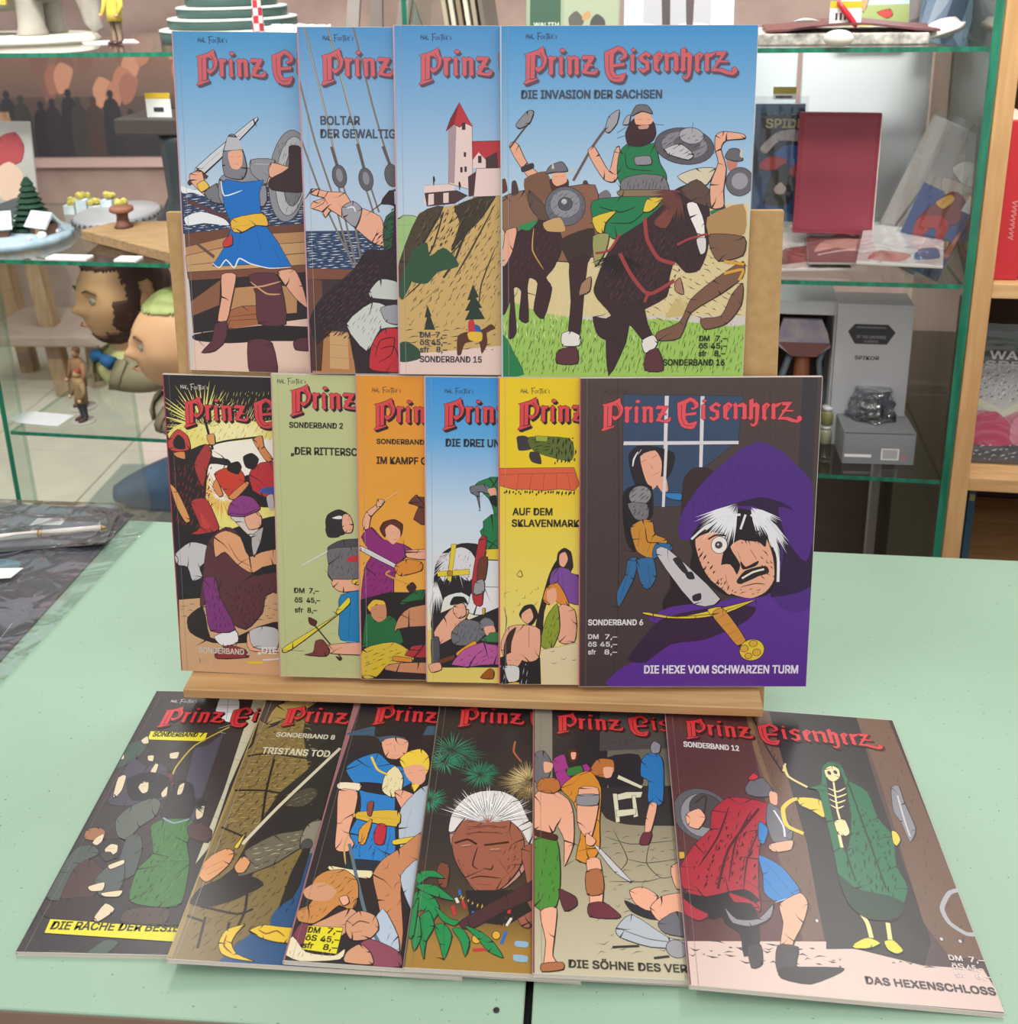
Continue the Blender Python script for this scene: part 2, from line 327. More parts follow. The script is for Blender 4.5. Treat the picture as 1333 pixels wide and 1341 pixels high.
ART[13]="""g 4696cc 7fb2da 0 .2
g 7fb2da b3cbe0 .2 .42
g b3cbe0 c4d2de .42 .48
f 2b3f63 0,325 447,353 447,264 3,248
h dfe5ea .7 8 2.1 5,325 447,353 447,269 3,253
h 101c38 .8 -6 2.5 5,320 447,349 447,269 3,253
s e8ecf0 3,332 25,326 49,328 78,320 112,327 97,318 53,314 24,321 5,320
s e8ecf0 7,277 37,288 76,277 85,265 41,268 12,263
f b98a5e 5,234 90,255 447,288 447,202 7,170
f 6f4434 5,248 90,260 447,290 447,276 89,246 6,224
fo c59a6c 5,209 74,226 447,259 447,212 121,183 7,168
l 2b2020 .5 6,192 107,205 225,220 447,231
fo 7a4a38 7,180 107,188 447,221 447,197 71,170 9,163
f 2a1f24 9,165 86,172 219,186 447,192 446,99 12,66
f 8a5a40 10,126 66,167 62,122 13,101
f b98a5e 85,153 165,162 204,156 202,112 78,98
so a4643f 76,108 104,121 153,123 178,116 177,86 75,80
l 3a2220 .4 76,100 128,107 177,103
l 3a2220 .4 75,93 128,98 177,95
f e7c6b6 11,68 222,102 446,104 446,0 7,-16
so 20191c 14,66 77,78 152,88 216,87 446,90 446,70 161,60 76,53 16,56
f 5c3a3c 9,311 86,282 83,274 9,304
f 6b4a44 8,248 58,211 56,205 8,243
eo 8c8e94 195 353 17.3 39.9 8
eo b5b7bc 199 353 13.2 34.4 8
eo 77797f 205 353 9.1 26.0 8
e b9bbc0 210 367 3.3 7.0 0
h 3c3d44 .5 70 3.7 173,408 226,423 237,302 188,282
so cdd2d8 31,364 136,449 138,440 46,354
l 2a2626 .5 41,363 134,442
fo 5b2f33 34,364 53,350 49,345 31,358
so 5b2f33 16,340 33,354 36,349 19,334
so e8ab8e 21,354 41,359 47,340 63,322 77,303 63,303 34,326 20,342
so ecc04c 32,335 45,343 54,331 39,322
so 77787f 44,321 67,338 81,327 77,303 55,307
so 8c8e96 72,345 94,360 128,366 154,338 150,300 75,303
so 8e9098 129,380 172,380 175,338 154,338 130,356
l e6e8ea .8 136,373 162,373
so e8ab8e 165,376 219,367 447,372 447,335 175,336 161,352
so 3a2628 197,404 220,400 228,330 165,329 161,347 195,367
so 7d7f87 81,393 92,421 104,421 117,393 122,365 113,346 84,350 79,369
s e8ab8e 91,393 114,396 114,372 106,363 95,365 90,379
f b9bcc2 83,395 116,398 109,417 90,418
l 3a3238 .6 83,394 116,397
l 3a3238 .5 93,384 100,385
l 3a3238 .5 106,385 113,386
l 3a2220 .5 99,372 108,372
fo 0d6fc4 75,336 84,346 113,341 151,346 142,323 144,283 149,271 172,238 195,196 156,191 122,197 87,194 53,192 79,231 91,267 79,298
l e9eef4 .9 75,343 80,317 112,327
l e9eef4 1 194,194 156,191 122,198 102,207 92,190 78,204 65,189 53,198
l 0a3f83 .9 109,261 98,217
l 0a3f83 .9 134,256 142,223
l 0a3f83 .9 162,228 176,204
so e8b73c 92,277 147,288 156,266 134,266 109,253 92,255
l 8a6420 .5 94,263 129,268
so c63a3e 74,235 90,250 91,231 76,226
so e8ab8e 69,177 95,178 86,133 75,93 58,92 67,137
so e8ab8e 170,185 200,190 214,161 222,122 203,136 184,160
so 5c2f3a 53,87 75,90 71,57 50,37 25,33 46,57
so 5c2f3a 118,178 165,182 177,155 182,91 132,90 129,144
l d09a70 1.2 115,154 145,159 175,168
l d09a70 1.2 120,166 149,145 174,145
so 5c2f3a 111,54 131,62 156,55 163,-5 114,-7
so 5c2f3a 196,62 231,68 230,45 198,44"""
ART[14]="""g 4d93cc 87b2d8 0 .22
g 87b2d8 b5cadf .22 .5
g b5cadf bfd0dd .5 .62
f 2b4468 0,254 493,261 494,185 0,187
h d8e0e8 .7 4 2.3 1,251 493,254 494,192 0,189
h 0f1c38 .8 -4 2.9 1,251 493,254 494,192 0,189
l 7c7468 1.6 13,595 44,453 60,371
l c0b8a4 .5 13,594 44,452 61,371
l 7c7468 1.6 51,595 79,480 103,380
l c0b8a4 .5 51,594 80,479 103,380
l 7c7468 1.6 94,595 123,467 150,371 175,325
l 7c7468 1.6 0,515 24,407 49,324 74,221
l 7c7468 1.6 -1,416 39,296 85,192
l 7c7468 1.6 61,338 73,268 88,192
l 7c7468 1.6 68,338 87,268 97,202
l 7c7468 1.6 108,329 123,278
l 7c7468 1.6 117,329 130,287
l 5c5650 2.6 52,398 62,361
l 5c5650 2.6 96,403 106,362
l 5c5650 2.6 139,399 151,366
eo 5c5c62 64 348 6.1 9.8 -8
e 8a8a90 64 350 2.8 5.6 -8
eo 5c5c62 109 343 6.1 9.8 -8
e 8a8a90 109 345 2.8 5.6 -8
eo 5c5c62 153 350 6.0 9.7 -8
f 7c4a38 0,189 78,187 494,190 494,168 0,168
f 3a2a30 1,170 494,171 498,4 -2,0
f 6a4234 1,170 28,168 27,80 1,75
f b07c50 17,80 75,75 82,1 5,0
f caa070 39,75 70,73 71,8 37,10
l 4a2c20 .5 38,53 70,51
l 4a2c20 .5 37,30 70,28
f 4e2c22 8,80 29,80 22,5 5,5
so e8ab8e 12,319 17,327 44,322 72,320 86,301 132,280 139,250 145,226 117,235 89,259 66,278 48,289 38,277 33,287 13,294 18,305 37,311 25,314
l 6a3a30 .5 15,292 34,301 38,310
so 9a9ca4 67,296 86,306 101,292 89,261 69,278
l e8eaec .9 74,294 86,296 90,287
so 23563e 142,280 175,288 182,154 149,173 136,240
so 2c1c24 156,325 133,301 175,288 176,106 150,6 87,1 66,95 17,55 4,95 24,134 83,187 107,221 150,226
h 1a1014 1.2 45 2.7 14,114 88,192 156,297 173,202 113,56 27,65
h 5e3444 .8 40 3.2 14,114 88,192 130,202 129,154 27,65
so c9cec8 68,90 115,130 152,115 161,86 128,81 103,41
h 5a5f60 .5 60 3.6 73,90 114,125 148,110 113,56
so c3c9c4 110,149 130,171 163,164 167,135 115,137
so 9a9ca4 129,120 162,125 162,91 138,95
so c02a35 107,11 113,56 137,83 176,76 175,7 136,4
l 3a1018 .8 117,31 127,61 152,66 146,36 122,21
l 3a1018 .8 127,46 151,51 160,26
t 4a505e 32.9 6.1 17.6 217.3 BOLTAR
t 4a505e 68.1 6.2 17.2 206.3 DER GEWALTIGE"""
ART[15]="""g 4892cc 82b0d8 0 .22
g 82b0d8 b4cbe2 .22 .45
g b4cbe2 c2d4e2 .45 .62
so 9cc07e 2,274 39,277 43,239 19,211 0,173
l 6a8a58 .5 2,263 34,265
l 6a8a58 .5 3,239 39,249
f caa96a 2,153 39,286 109,301 174,334 422,354 434,-4 0,2
so 4a3c2c 39,282 81,296 48,235 24,187 2,149 5,201
so 3c3226 100,296 146,315 174,324 146,278 118,249 94,221 109,268
h 54452f .9 55 5.9 44,286 174,324 377,335 381,156 13,124
h 7a6440 .7 62 7.7 44,286 174,324 377,335 383,84 12,81
h 2e261c 1.3 58 4.5 44,282 155,301 146,268 80,202 19,163
l 3c3226 2 146,296 118,249 99,202 80,173
l 3c3226 1.4 81,287 62,225 28,173
l 3c3226 1.2 118,240 71,192 9,134
l 3c3226 1.2 167,297 127,221 99,173
l 3c3226 1 169,226 146,164 141,126
l 3c3226 1 70,154 23,115
s 2c5238 24,216 52,235 57,211 80,226 99,211 106,193 71,183 52,163 23,168
s 2c5238 2,149 19,201 28,173 9,134
f e6cdc8 49,332 100,335 100,315 48,300
f 4a3034 49,319 104,324 123,315 100,301 53,296
f e6cdc8 56,317 65,318 65,300 55,298
f e6cdc8 81,319 90,320 90,303 81,302
l 3a2c30 .5 49,332 100,335
fo e6cdc8 91,433 130,436 131,324 90,335
f a89296 90,433 104,434 100,335 90,337
fo b8323c 109,470 131,430 119,436 109,429 100,434 86,422 94,443
f 7e2430 109,470 100,434 86,422 94,443
f 3a2c30 113,436 119,437 119,425 113,425
f 3a2c30 116,388 120,388 120,380 116,380
f 3a2c30 110,363 114,363 114,354 110,354
f 3a2c30 117,364 121,364 121,355 117,355
fo b8323c 130,406 173,407 420,411 422,363 131,363
f e6cdc8 131,375 141,388 153,375 153,361 131,361
f 3a2c30 140,382 146,382 146,370 140,370
f 4a3034 153,379 172,389 174,361 153,361
fo e6cdc8 137,361 422,367 423,326 132,313
f 4a3034 123,347 137,356 133,315 124,313
l 2a2020 1 65,331 65,347 67,338
l 2a2020 1 109,324 108,338 111,329
f 23362a 131,162 141,140 136,138 147,121 141,120 152,101 117,99 125,116 117,115 127,135 121,134
f 23362a 52,125 59,105 57,105 65,81 46,81 51,103 47,103
f e3c9c0 2,36 79,42 146,50 431,79 434,-4 1,-8
s 2c4a38 3,56 17,59 36,46 38,29 12,22 1,26
h 3a3228 .8 10 5.4 13,90 174,82 165,43 12,51
s 57301f 104,69 117,77 146,82 162,92 170,84 155,77 156,57 146,38 141,60 117,57 110,37 103,37
s c03440 123,96 132,99 136,74 124,72
s 2a5c9c 134,91 143,87 146,74 136,74
s e0b83a 122,77 146,77 146,62 136,60 124,64
t 40424c 8.8 4.2 19.3 33.6 DM
t 40424c 9.5 4.2 33.1 33.7 7,–
t 40424c 7.9 4.2 19.2 26.9 öS
t 40424c 13.4 4.2 29.2 27.0 45,–
t 40424c 7.9 4.2 19.1 20.3 sfr
t 40424c 9.1 4.2 33.5 20.4 8,–
t 40424c 53.9 4.7 19.0 11.4 SONDERBAND 15"""
ART[16]="""g 3f93cf 7fb2db 0 .22
g 7fb2db b3cde2 .22 .45
g b3cde2 d5d6c0 .45 .58
f d9c796 -6,299 416,303 425,110 -7,110
f 9cc25c -7,144 73,115 167,100 270,105 402,91 425,96 430,-7 -10,-7
h e0cf9a 1.2 78 5.8 73,205 397,205 402,96 73,100
h 58482c .8 -28 6.7 240,215 408,271 416,105 214,86
h 4d7a2c .8 80 3.6 -2,110 411,96 415,8 -3,7
h 2a3a1c .7 72 8.9 -3,86 412,86 415,3 -3,2
h dfe2b0 .8 100 7.6 7,115 261,105 262,62 7,66
s 1f7a48 -5,81 12,66 21,47 40,5 -6,5
so 8a6650 -3,303 8,317 40,326 63,317 63,271 8,252
s 5e3a30 -1,340 8,346 12,326 3,320 -2,322
s 4a3a34 19,340 26,342 31,322 19,317
s 4a3a34 138,340 145,342 151,326 141,319
s 77727a 164,319 178,327 186,315 155,303
so 8a5e48 63,303 86,326 159,335 165,271 161,215 96,205 72,252
so e8ab8e 15,399 21,407 31,401 45,372 74,345 70,335 49,345 26,377
s 3c3034 35,365 54,372 56,363 37,356
r c9b478 1 280 105 26.8 40 10 60
l 5c4440 1.5 16,397 35,422 49,439
so 8c8c92 26,435 45,457 56,456 49,437 32,428
s 7a5540 40,345 77,358 86,322 63,303 45,308
s 4a2a24 83,345 113,345 113,326 95,317 86,326
s e8ab8e 88,354 109,356 111,340 95,333 87,340
so 6e6e76 76,354 83,367 103,374 113,358 90,356
s c9c4b8 87,374 90,363 86,362
s c9c4b8 113,357 123,363 117,354
l 3a3238 .5 90,348 97,349
l 3a3238 .5 101,349 107,350
so 5f4a40 49,326 100,271 72,271 49,299
eo 66666e 109 299 17.0 16.7 0
e 8d8d94 109 303 12.4 11.6 0
eo 55555c 109 303 6.0 5.5 0
e c0c0c4 107 307 2.3 2.3 0
h 36363e .5 40 3.4 79,322 141,322 141,275 79,276
so 3a2024 -2,205 26,252 63,276 95,266 105,234 91,196 77,177 87,158 73,105 56,120 63,167 49,177 45,158 47,100 31,105 35,153 21,158 26,81 12,71 16,134 2,110
h 5c3638 .7 60 4.5 7,215 72,266 96,224 21,167
s 2a8a52 31,266 63,276 49,259 33,261
l c8a050 .9 56,262 54,224 73,191
s c9a26a 72,271 100,280 109,257 79,257
so e8ab8e 8,257 28,262 21,224 7,196 -2,205 5,234
s 3c2a24 100,238 119,252 158,262 156,219 138,186 119,196
so 3a2024 117,205 147,215 143,163 139,110 134,71 116,76 120,134
so e4dfd8 105,78 120,83 137,74 135,57 106,57
so 5a2c34 99,49 130,54 133,25 96,25
l 6b5450 2.2 122,342 154,399 180,435
so a0a0a6 174,426 180,448 197,459 194,437 181,421
so e8ab8e 146,393 156,399 165,385 182,358 190,390 198,399 202,363 191,340 173,344 152,376
so 187a4a 199,390 217,406 249,403 258,403 266,372 277,353 273,335 210,326 195,354
l 0c4028 .8 208,390 213,363 255,358
so 8e8c94 224,381 249,383 252,369 227,368
so 77757c 204,344 236,353 273,349 283,326 274,317 205,319
h 2e2c34 .6 80 3.1 207,344 278,347 276,321 207,324
l c8a050 1.3 203,322 237,313 285,321
so 8a7458 200,326 285,326 283,315 205,315
so 3a2026 208,421 221,444 252,441 258,421 253,408 235,399 213,401
s e8ab8e 223,450 241,457 253,443 248,435 225,435
so 6e6c74 216,448 225,466 243,466 252,452 234,456
l 2a1c20 .6 228,443 234,443
l 2a1c20 .6 242,443 249,443
s c89484 229,432 246,434 244,428 231,427
l 2a2024 1 208,430 194,421
l 2a2024 1 208,417 194,412
l 2a2024 1 257,435 271,434
so a6a6aa 203,435 209,448 216,450 213,435
eo 5a5860 306 399 24.9 14.9 8
e 85838c 306 401 19.0 10.8 8
e 605e66 310 403 11.3 6.8 8
eo a9a7ae 317 416 10.2 6.7 8
l 2a2830 .9 318,421 319,438
so c4c2c6 272,394 299,403 322,385 313,376 281,385
h 2e2c34 .6 30 4.0 262,421 343,416 349,380 272,376
so d4ccb0 296,349 327,362 359,362 346,335 319,333
so 167c4a 155,308 201,315 274,315 279,303 239,261 197,243 179,252 155,280
l 0a3a24 .9 164,299 201,289 228,298
l 0a3a24 .9 183,271 220,271 247,294
so e0c23c 155,280 196,292 178,271 174,252 162,257
so e0c23c 247,312 274,313 256,292 240,289
so 9a9a60 156,248 183,252 179,224 161,196
so 382026 159,158 175,205 197,243 238,271 274,303 292,326 319,335 348,303 353,271 350,224 338,191 315,186 295,205 287,177 283,144 242,120 223,110 215,62 187,3 181,81 190,110 166,139
h 5e3840 .7 55 4.9 175,196 275,280 295,229 241,134 181,129
h 1e1014 1.2 70 5.8 179,205 275,280 343,298 351,215 305,191 279,139 223,115 176,139
so 382026 158,108 181,105 204,120 242,129 252,96 262,71 243,69 219,96 191,66 167,76
so 7c4038 257,271 284,298 297,298 280,261
l 7c4038 1.1 283,326 310,321 329,303
so efe9e6 313,303 329,305 344,271 346,224 337,219 332,252 319,280
so ddd6d4 331,243 347,245 348,222 339,217
s 1c1014 302,298 309,301 310,291 304,288
r 6a3a34 1.4 301 321 24.6 30 170 280
r 1e1014 1.4 202 219 26.8 30 200 330
l 9c3c3c 3.2 243,280 248,243 268,210 296,201
l 9c3c3c 3.2 202,219 222,182 253,148 296,172
l 9c3c3c 2.4 253,153 246,134
l 9c3c3c 2 299,233 317,243 349,252
l 9c3c3c 2 161,219 184,224 202,252
so e4dfd8 243,66 262,76 271,62 258,42 247,47
so 5a2c34 251,44 272,52 282,13 249,13
so a47a64 297,167 306,177 313,148 299,153
so a47a60 138,167 154,179 152,153 134,146
so 5c463c 301,326 328,344 351,326 375,303 376,289 348,298 320,308
so e8ab8e 357,416 370,423 402,419 406,411 375,408 367,394 377,362 374,326 375,298 355,296 351,335 363,371 357,394
s c47c6c 377,376 395,380 393,362 382,358
so 66646c 374,380 381,394 396,394 404,376 390,374
s c9c4b8 401,398 404,380 398,383
s 187a4a 353,291 375,293 369,280 358,281
eo 66646c 400 340 11.4 11.9 0
e 9a98a0 400 341 6.8 6.9 0
s b08a5a 348,280 407,303 412,252 359,238
so 7a5a44 354,252 412,247 411,215 370,205 355,229
so 7c5644 308,100 325,139 362,172 411,205 412,177 376,148 326,115 309,71 271,66 269,81
so 7c5644 343,105 378,110 395,148 413,167 412,129 388,96 351,86
l d8a030 2.4 379,205 414,200
l d8a030 2.4 380,184 412,191 406,172
t 454b5a 115.4 5.8 17.7 238.7 DIE INVASION DER SACHSEN
t 23301c 8.7 4.1 171.0 32.8 DM
t 23301c 9.9 4.1 185.1 32.8 7,–
t 23301c 7.1 4.1 171.2 26.2 öS
t 23301c 14.1 4.1 181.1 26.2 45,–
t 23301c 6.6 4.2 171.0 19.3 sfr
t 23301c 9.4 4.2 184.4 19.4 8,–
t 23301c 53.0 4.7 140.5 11.0 SONDERBAND 16"""
ART[1]="""g 241f22 241f22 0 1
h b8ac4a .6 50 3.4 7,537 92,540 68,453 2,455
h b8ac4a .6 70 3.4 93,564 397,573 395,464 78,458
s e9df7e 4,480 43,505 94,497 119,517 174,509 396,526 392,323 189,315 84,295 28,407
r e9df7e 1.6 71 496 46.4 60 0 360
r f4ecb0 1.2 130 455 48.8 50 20 160
s f3ede0 82,448 116,469 395,483 393,382 110,351 76,385
r e8a050 1.2 97 361 26.9 40 0 360
h c8963c .7 60 5.4 5,499 202,505 200,472 3,465
l 221c1e 1.8 69,458 116,471 182,481
l 221c1e 2.4 74,516 87,453
so 2a2226 7,451 35,447 74,463 86,439 114,435 119,423 81,426 73,404 67,340 85,320 78,285 26,288 2,337 1,402
so c3453c 5,470 23,490 41,478 45,452 21,446 4,451
s 2a2226 12,465 23,480 34,471 35,452 16,453
h 7a2428 1.4 70 3.9 5,416 81,429 79,290 7,297
so b0383a 39,349 70,355 91,301 79,290 30,281 55,299
so a83a38 50,423 74,463 85,448 73,409 64,379
s c3453c 57,329 74,300 60,299
so d98a52 99,410 114,415 122,401 108,396
so 221c1e 126,391 160,407 197,374 393,382 393,352 176,344 135,362
so d98a52 91,395 83,380 94,361 102,366
so d98a52 13,444 33,447 34,432 18,436
so d99a5c 77,480 91,483 92,463 81,463
so d99a5c 2,382 16,368 37,314 27,308 12,338
so c8402e 87,405 109,418 137,416 145,392 116,361 102,376
s 221c1e 114,425 133,432 140,421 132,406 113,413
so d98a52 111,361 145,392 152,387 125,357
so bc3038 153,407 171,427 194,433 394,445 393,372 177,364
so d98a52 163,475 180,483 184,462 199,438 187,433 172,456
s 221c1e 143,441 160,449 173,437 163,417 147,421
s 3a55a0 187,384 393,396 393,372 188,369
so 241e26 6,277 83,285 190,325 392,343 391,253 54,187 8,149
so c6c3c6 3,242 34,268 67,262 76,240 50,218 54,198 34,189 26,217 7,221
f cda37c 5,149 188,173 389,172 386,0 0,-20
h 3a2c28 .7 4 5.4 7,144 389,167 388,126 5,107
so 2c2024 20,113 51,136 62,73 111,76 186,111 388,131 388,100 190,90 135,67 66,63 23,82
so e8ab8e 136,88 166,100 195,96 388,100 387,58 193,48 137,51
so c2c0c4 139,90 166,102 195,96 191,54 145,57
so e8e6e8 70,76 112,92 116,66 86,56
so 5c3038 68,270 103,301 129,287 151,207 195,214 390,223 388,131 188,173 167,131 132,93 89,117 82,168 46,135 54,198
so 7c3276 54,193 78,199 86,158 112,92 63,87 56,146
h 34161e .8 70 4.4 87,179 189,199 167,131 132,98
h 3a1440 .8 80 3.9 61,183 82,178 102,96 68,90
so e0a277 80,280 103,294 131,282 146,243 192,260 391,273 390,238 191,229 151,210 123,226 100,251 81,240
l 6a3a28 .5 106,271 124,237 152,223
so d3c9c4 114,322 138,328 170,304 169,274 145,288 123,312
so e8ab8e 140,323 162,336 173,324 170,304 148,298
so 8a3a80 109,326 115,349 135,365 158,361 171,344 167,336 137,323
l 4a1a4a .7 114,329 142,328 167,341
h 4a1a4a .5 60 3.4 115,347 158,358 157,338 119,332
so b8b0b0 152,283 175,304 169,274 155,243
s c0b8b8 184,364 196,369 197,340 188,339
so 8a3438 70,40 96,59 130,51 134,35 74,29
l e0c23c 2.6 133,24 163,26
l d8d8dc 1.6 163,31 387,58
t c8c0b8 49.9 5.0 19.1 20.3 SONDERBAND 1
t e8e4e0 18.8 5.8 76.9 22.7 „DIE
t c8a68c 21.5 4.5 18.4 9.1 DM  7,–"""
ART[2]="""g bcc28c bcc28c 0 1
h 9ca070 .5 10 14.4 -9,122 188,127 188,24 3,19
so 2a282c 93,315 98,330 117,340 135,331 137,306 125,291 98,288
s 2a282c 93,305 121,306 118,286 97,285
s e4e4e4 105,323 119,328 128,323 116,321
so e8ab8e 125,330 137,330 144,311 141,296 130,294 123,306
l 2a2220 .5 133,321 139,322
l 2a2220 .5 135,301 141,301
l d4d4d4 1.4 48,228 97,258
l 2a2220 .4 48,228 97,255
l d4d4d4 1.2 134,281 190,298
so 4a4a50 97,266 125,281 190,283 189,248 125,246 99,256
so 6e6c72 97,261 139,267 189,268 189,203 101,201 97,231
h 34343a .6 75 3.8 99,256 189,258 189,208 102,203
so e8ab8e 103,201 133,202 189,208 189,188 124,176 105,186
so e2c440 142,202 189,208 189,193 145,192
s c03440 134,247 189,253 189,238 136,237
so 1f7fb8 119,171 189,178 188,70 117,79 116,125
l 0c3a60 .9 137,161 132,84
l e8ecf0 1 117,76 188,72
so e4d23e 133,166 136,154 113,130 27,58 8,50 13,63 104,125 111,140
l 8a7a20 .5 18,58 106,125
l 4a2228 1.4 59,121 119,40
so 5a2a28 58,124 73,116 68,106 59,111
so 4a2228 107,45 119,40 114,36
so e8ab8e 94,68 188,76 188,50 98,50
so 7a3c38 48,46 65,52 70,75 84,78 96,58 89,44
l 2a2220 1.2 8,55 46,54
t 2c2e26 48.0 4.5 15.7 247.4 SONDERBAND 2
t 2c2e26 84.5 6.0 16.6 222.1 „DER RITTERSCHLAG"
t 2c2e26 22.6 4.3 16.2 86.4 DM  7,–
t 2c2e26 23.4 4.3 16.5 76.8 öS  45,–
t 2c2e26 20.6 4.3 16.2 66.6 sfr  8,–"""
ART[3]="""g e0932c e4a03c 0 .5
g e4a03c e8b24e .5 1
so e8ab8e 9,317 16,336 34,351 37,361 50,359 43,347 25,327 20,302 11,302
l d8d4c8 1 43,354 73,376
l 2a2220 .4 43,351 74,375
so 8a2a74 6,287 25,307 47,283 84,274 107,257 88,250 74,234 65,204 64,149 55,123 27,163 4,163 12,228 24,253
h 3a1038 .7 60 4.3 7,238 65,249 59,139 8,148
so 5a2c24 40,303 47,317 66,323 82,313 77,289 57,308 49,288
s e8ab8e 50,303 61,313 76,303 77,289 65,274 54,283
l 2a2220 .5 61,298 66,296
l 2a2220 .5 70,296 74,298
l 2a2220 .7 65,283 71,284
so e8ab8e 88,259 111,265 385,285 386,256 111,245
so 6a3a30 93,355 107,371 121,367 383,378 385,315 116,314 111,348
so d4d4d6 5,270 70,234 67,227 5,260
l 2a2220 .4 5,265 67,230
so d88a34 67,232 88,245 116,240 116,223 79,212 69,219
l c89a40 1.6 58,222 51,214 92,195
so 3a2820 88,190 99,200 106,190 97,177
f 241e22 3,163 55,179 120,180 388,186 394,-29 1,-38
h e0932c 1 20 14.3 65,219 120,215 120,185 65,184
so 1f6a3c 5,71 13,133 36,128 64,129 82,78 64,72 7,66
so e0b83a 15,148 27,163 46,161 50,149 32,153 22,138
s c88a64 22,148 48,154 50,128 36,118 24,128
l 2a2220 .5 27,143 34,144
l 2a2220 .5 40,144 46,144
l 2a2220 .6 34,128 43,128
so c88a64 66,108 78,134 120,155 388,171 389,136 92,109 68,98
so 1f6a3c 76,159 102,180 120,185 388,196 388,171 120,165 83,154
so d6b838 5,61 64,78 101,53 96,37 54,31 30,4 4,4
h 6a5418 .8 25 4.3 7,61 92,63 54,31 6,9
so c88a64 54,31 110,37 392,39 393,7 68,16
so b03038 94,63 120,74 391,85 391,54 101,47
so d88a34 63,49 96,45 96,37 63,39
t 33261c 47.8 4.0 18.3 233.5 SONDERBAND 3
t 33261c 44.6 5.7 18.1 214.7 IM KAMPF G"""
ART[4]="""g 2f8fd6 5aa6de 0 .18
g 5aa6de c2d6e8 .18 .42
g c2d6e8 dfe3de .42 .72
g dfe3de e8d890 .72 .85
f e0cc6c 0,107 358,119 362,-30 0,-37
so 1f7a48 91,394 116,407 133,409 348,413 357,139 107,284 125,333 116,366
so 6e7078 82,390 107,395 120,385 116,376 98,380 100,344 93,371 83,378
s e8ab8e 113,385 127,388 129,371 120,371
s 1a1a1e 116,371 129,374 130,352 120,357
so 1f7a48 120,337 351,346 353,258 112,264 109,289
so e0c83c 103,269 353,278 354,248 107,249
so 242228 13,153 18,233 34,263 66,280 103,274 107,205 94,169 66,184 34,173 24,128 10,112
so d8d8dc 43,263 66,273 84,264 98,234 80,204 52,224 34,203 25,223
h 2a282e .8 70 4.7 20,253 94,264 94,194 20,183
so e2e2e4 85,184 108,195 135,195 355,199 357,139 89,139 80,164
r d8d8dc 1 52 263 35.6 34 190 330
r e8e8ea .9 20 208 35.6 22 240 285
l c8c8cc 1.4 15,183 8,153 11,128
fo e0c83c 21,224 80,230 81,219 23,214
fo e0c83c 48,278 57,279 47,204 40,208
eo b88830 45 221 2.5 2.7 0
so b03038 98,288 112,293 107,234 105,160 89,162 85,204
so 6a3a2c 98,249 114,254 110,210 94,204
so 9a9aa0 91,204 107,210 108,185 89,179
f 28242a 11,133 52,154 80,129 135,155 356,159 360,37 10,30
so e8ab8e 15,102 34,133 52,154 80,149 71,124 52,93 24,77
so 1e1c20 45,159 52,174 71,174 78,159 71,164 52,159
so e8ab8e 52,156 71,162 75,139 62,131 52,141
l 2a2220 .5 57,153 62,153
l 2a2220 .5 67,153 72,153
l e0c83c 1 34,128 29,115
l e0c83c 1 52,128 50,108
so 6e7078 71,129 99,124 113,104 89,78 52,78 48,103
h 2c2c32 .6 70 3.6 52,123 103,114 89,83 52,83
so 77797f 99,124 112,135 126,125 127,104 103,109
so d8b030 105,152 110,152 109,140 106,139
s e8ab8e 108,114 126,117 129,99 113,97
so 4e5058 10,87 24,92 26,41 12,38
so e0a030 57,62 89,86 94,78 62,55
so b85a9c 47,36 71,68 108,84 131,79 359,88 360,37 127,38 80,32
h 5a2450 .7 35 4.7 57,47 127,79 127,38 62,34
so 3a7a48 117,99 136,105 358,109 359,83 113,84
so e8ab8e 5,36 26,41 29,26 10,20
so a05a20 101,11 118,30 127,25 125,9
so 6a3a2c 24,46 52,57 52,47 29,39
t 2a3038 47.7 6.1 19.2 232.8 DIE DREI UN"""
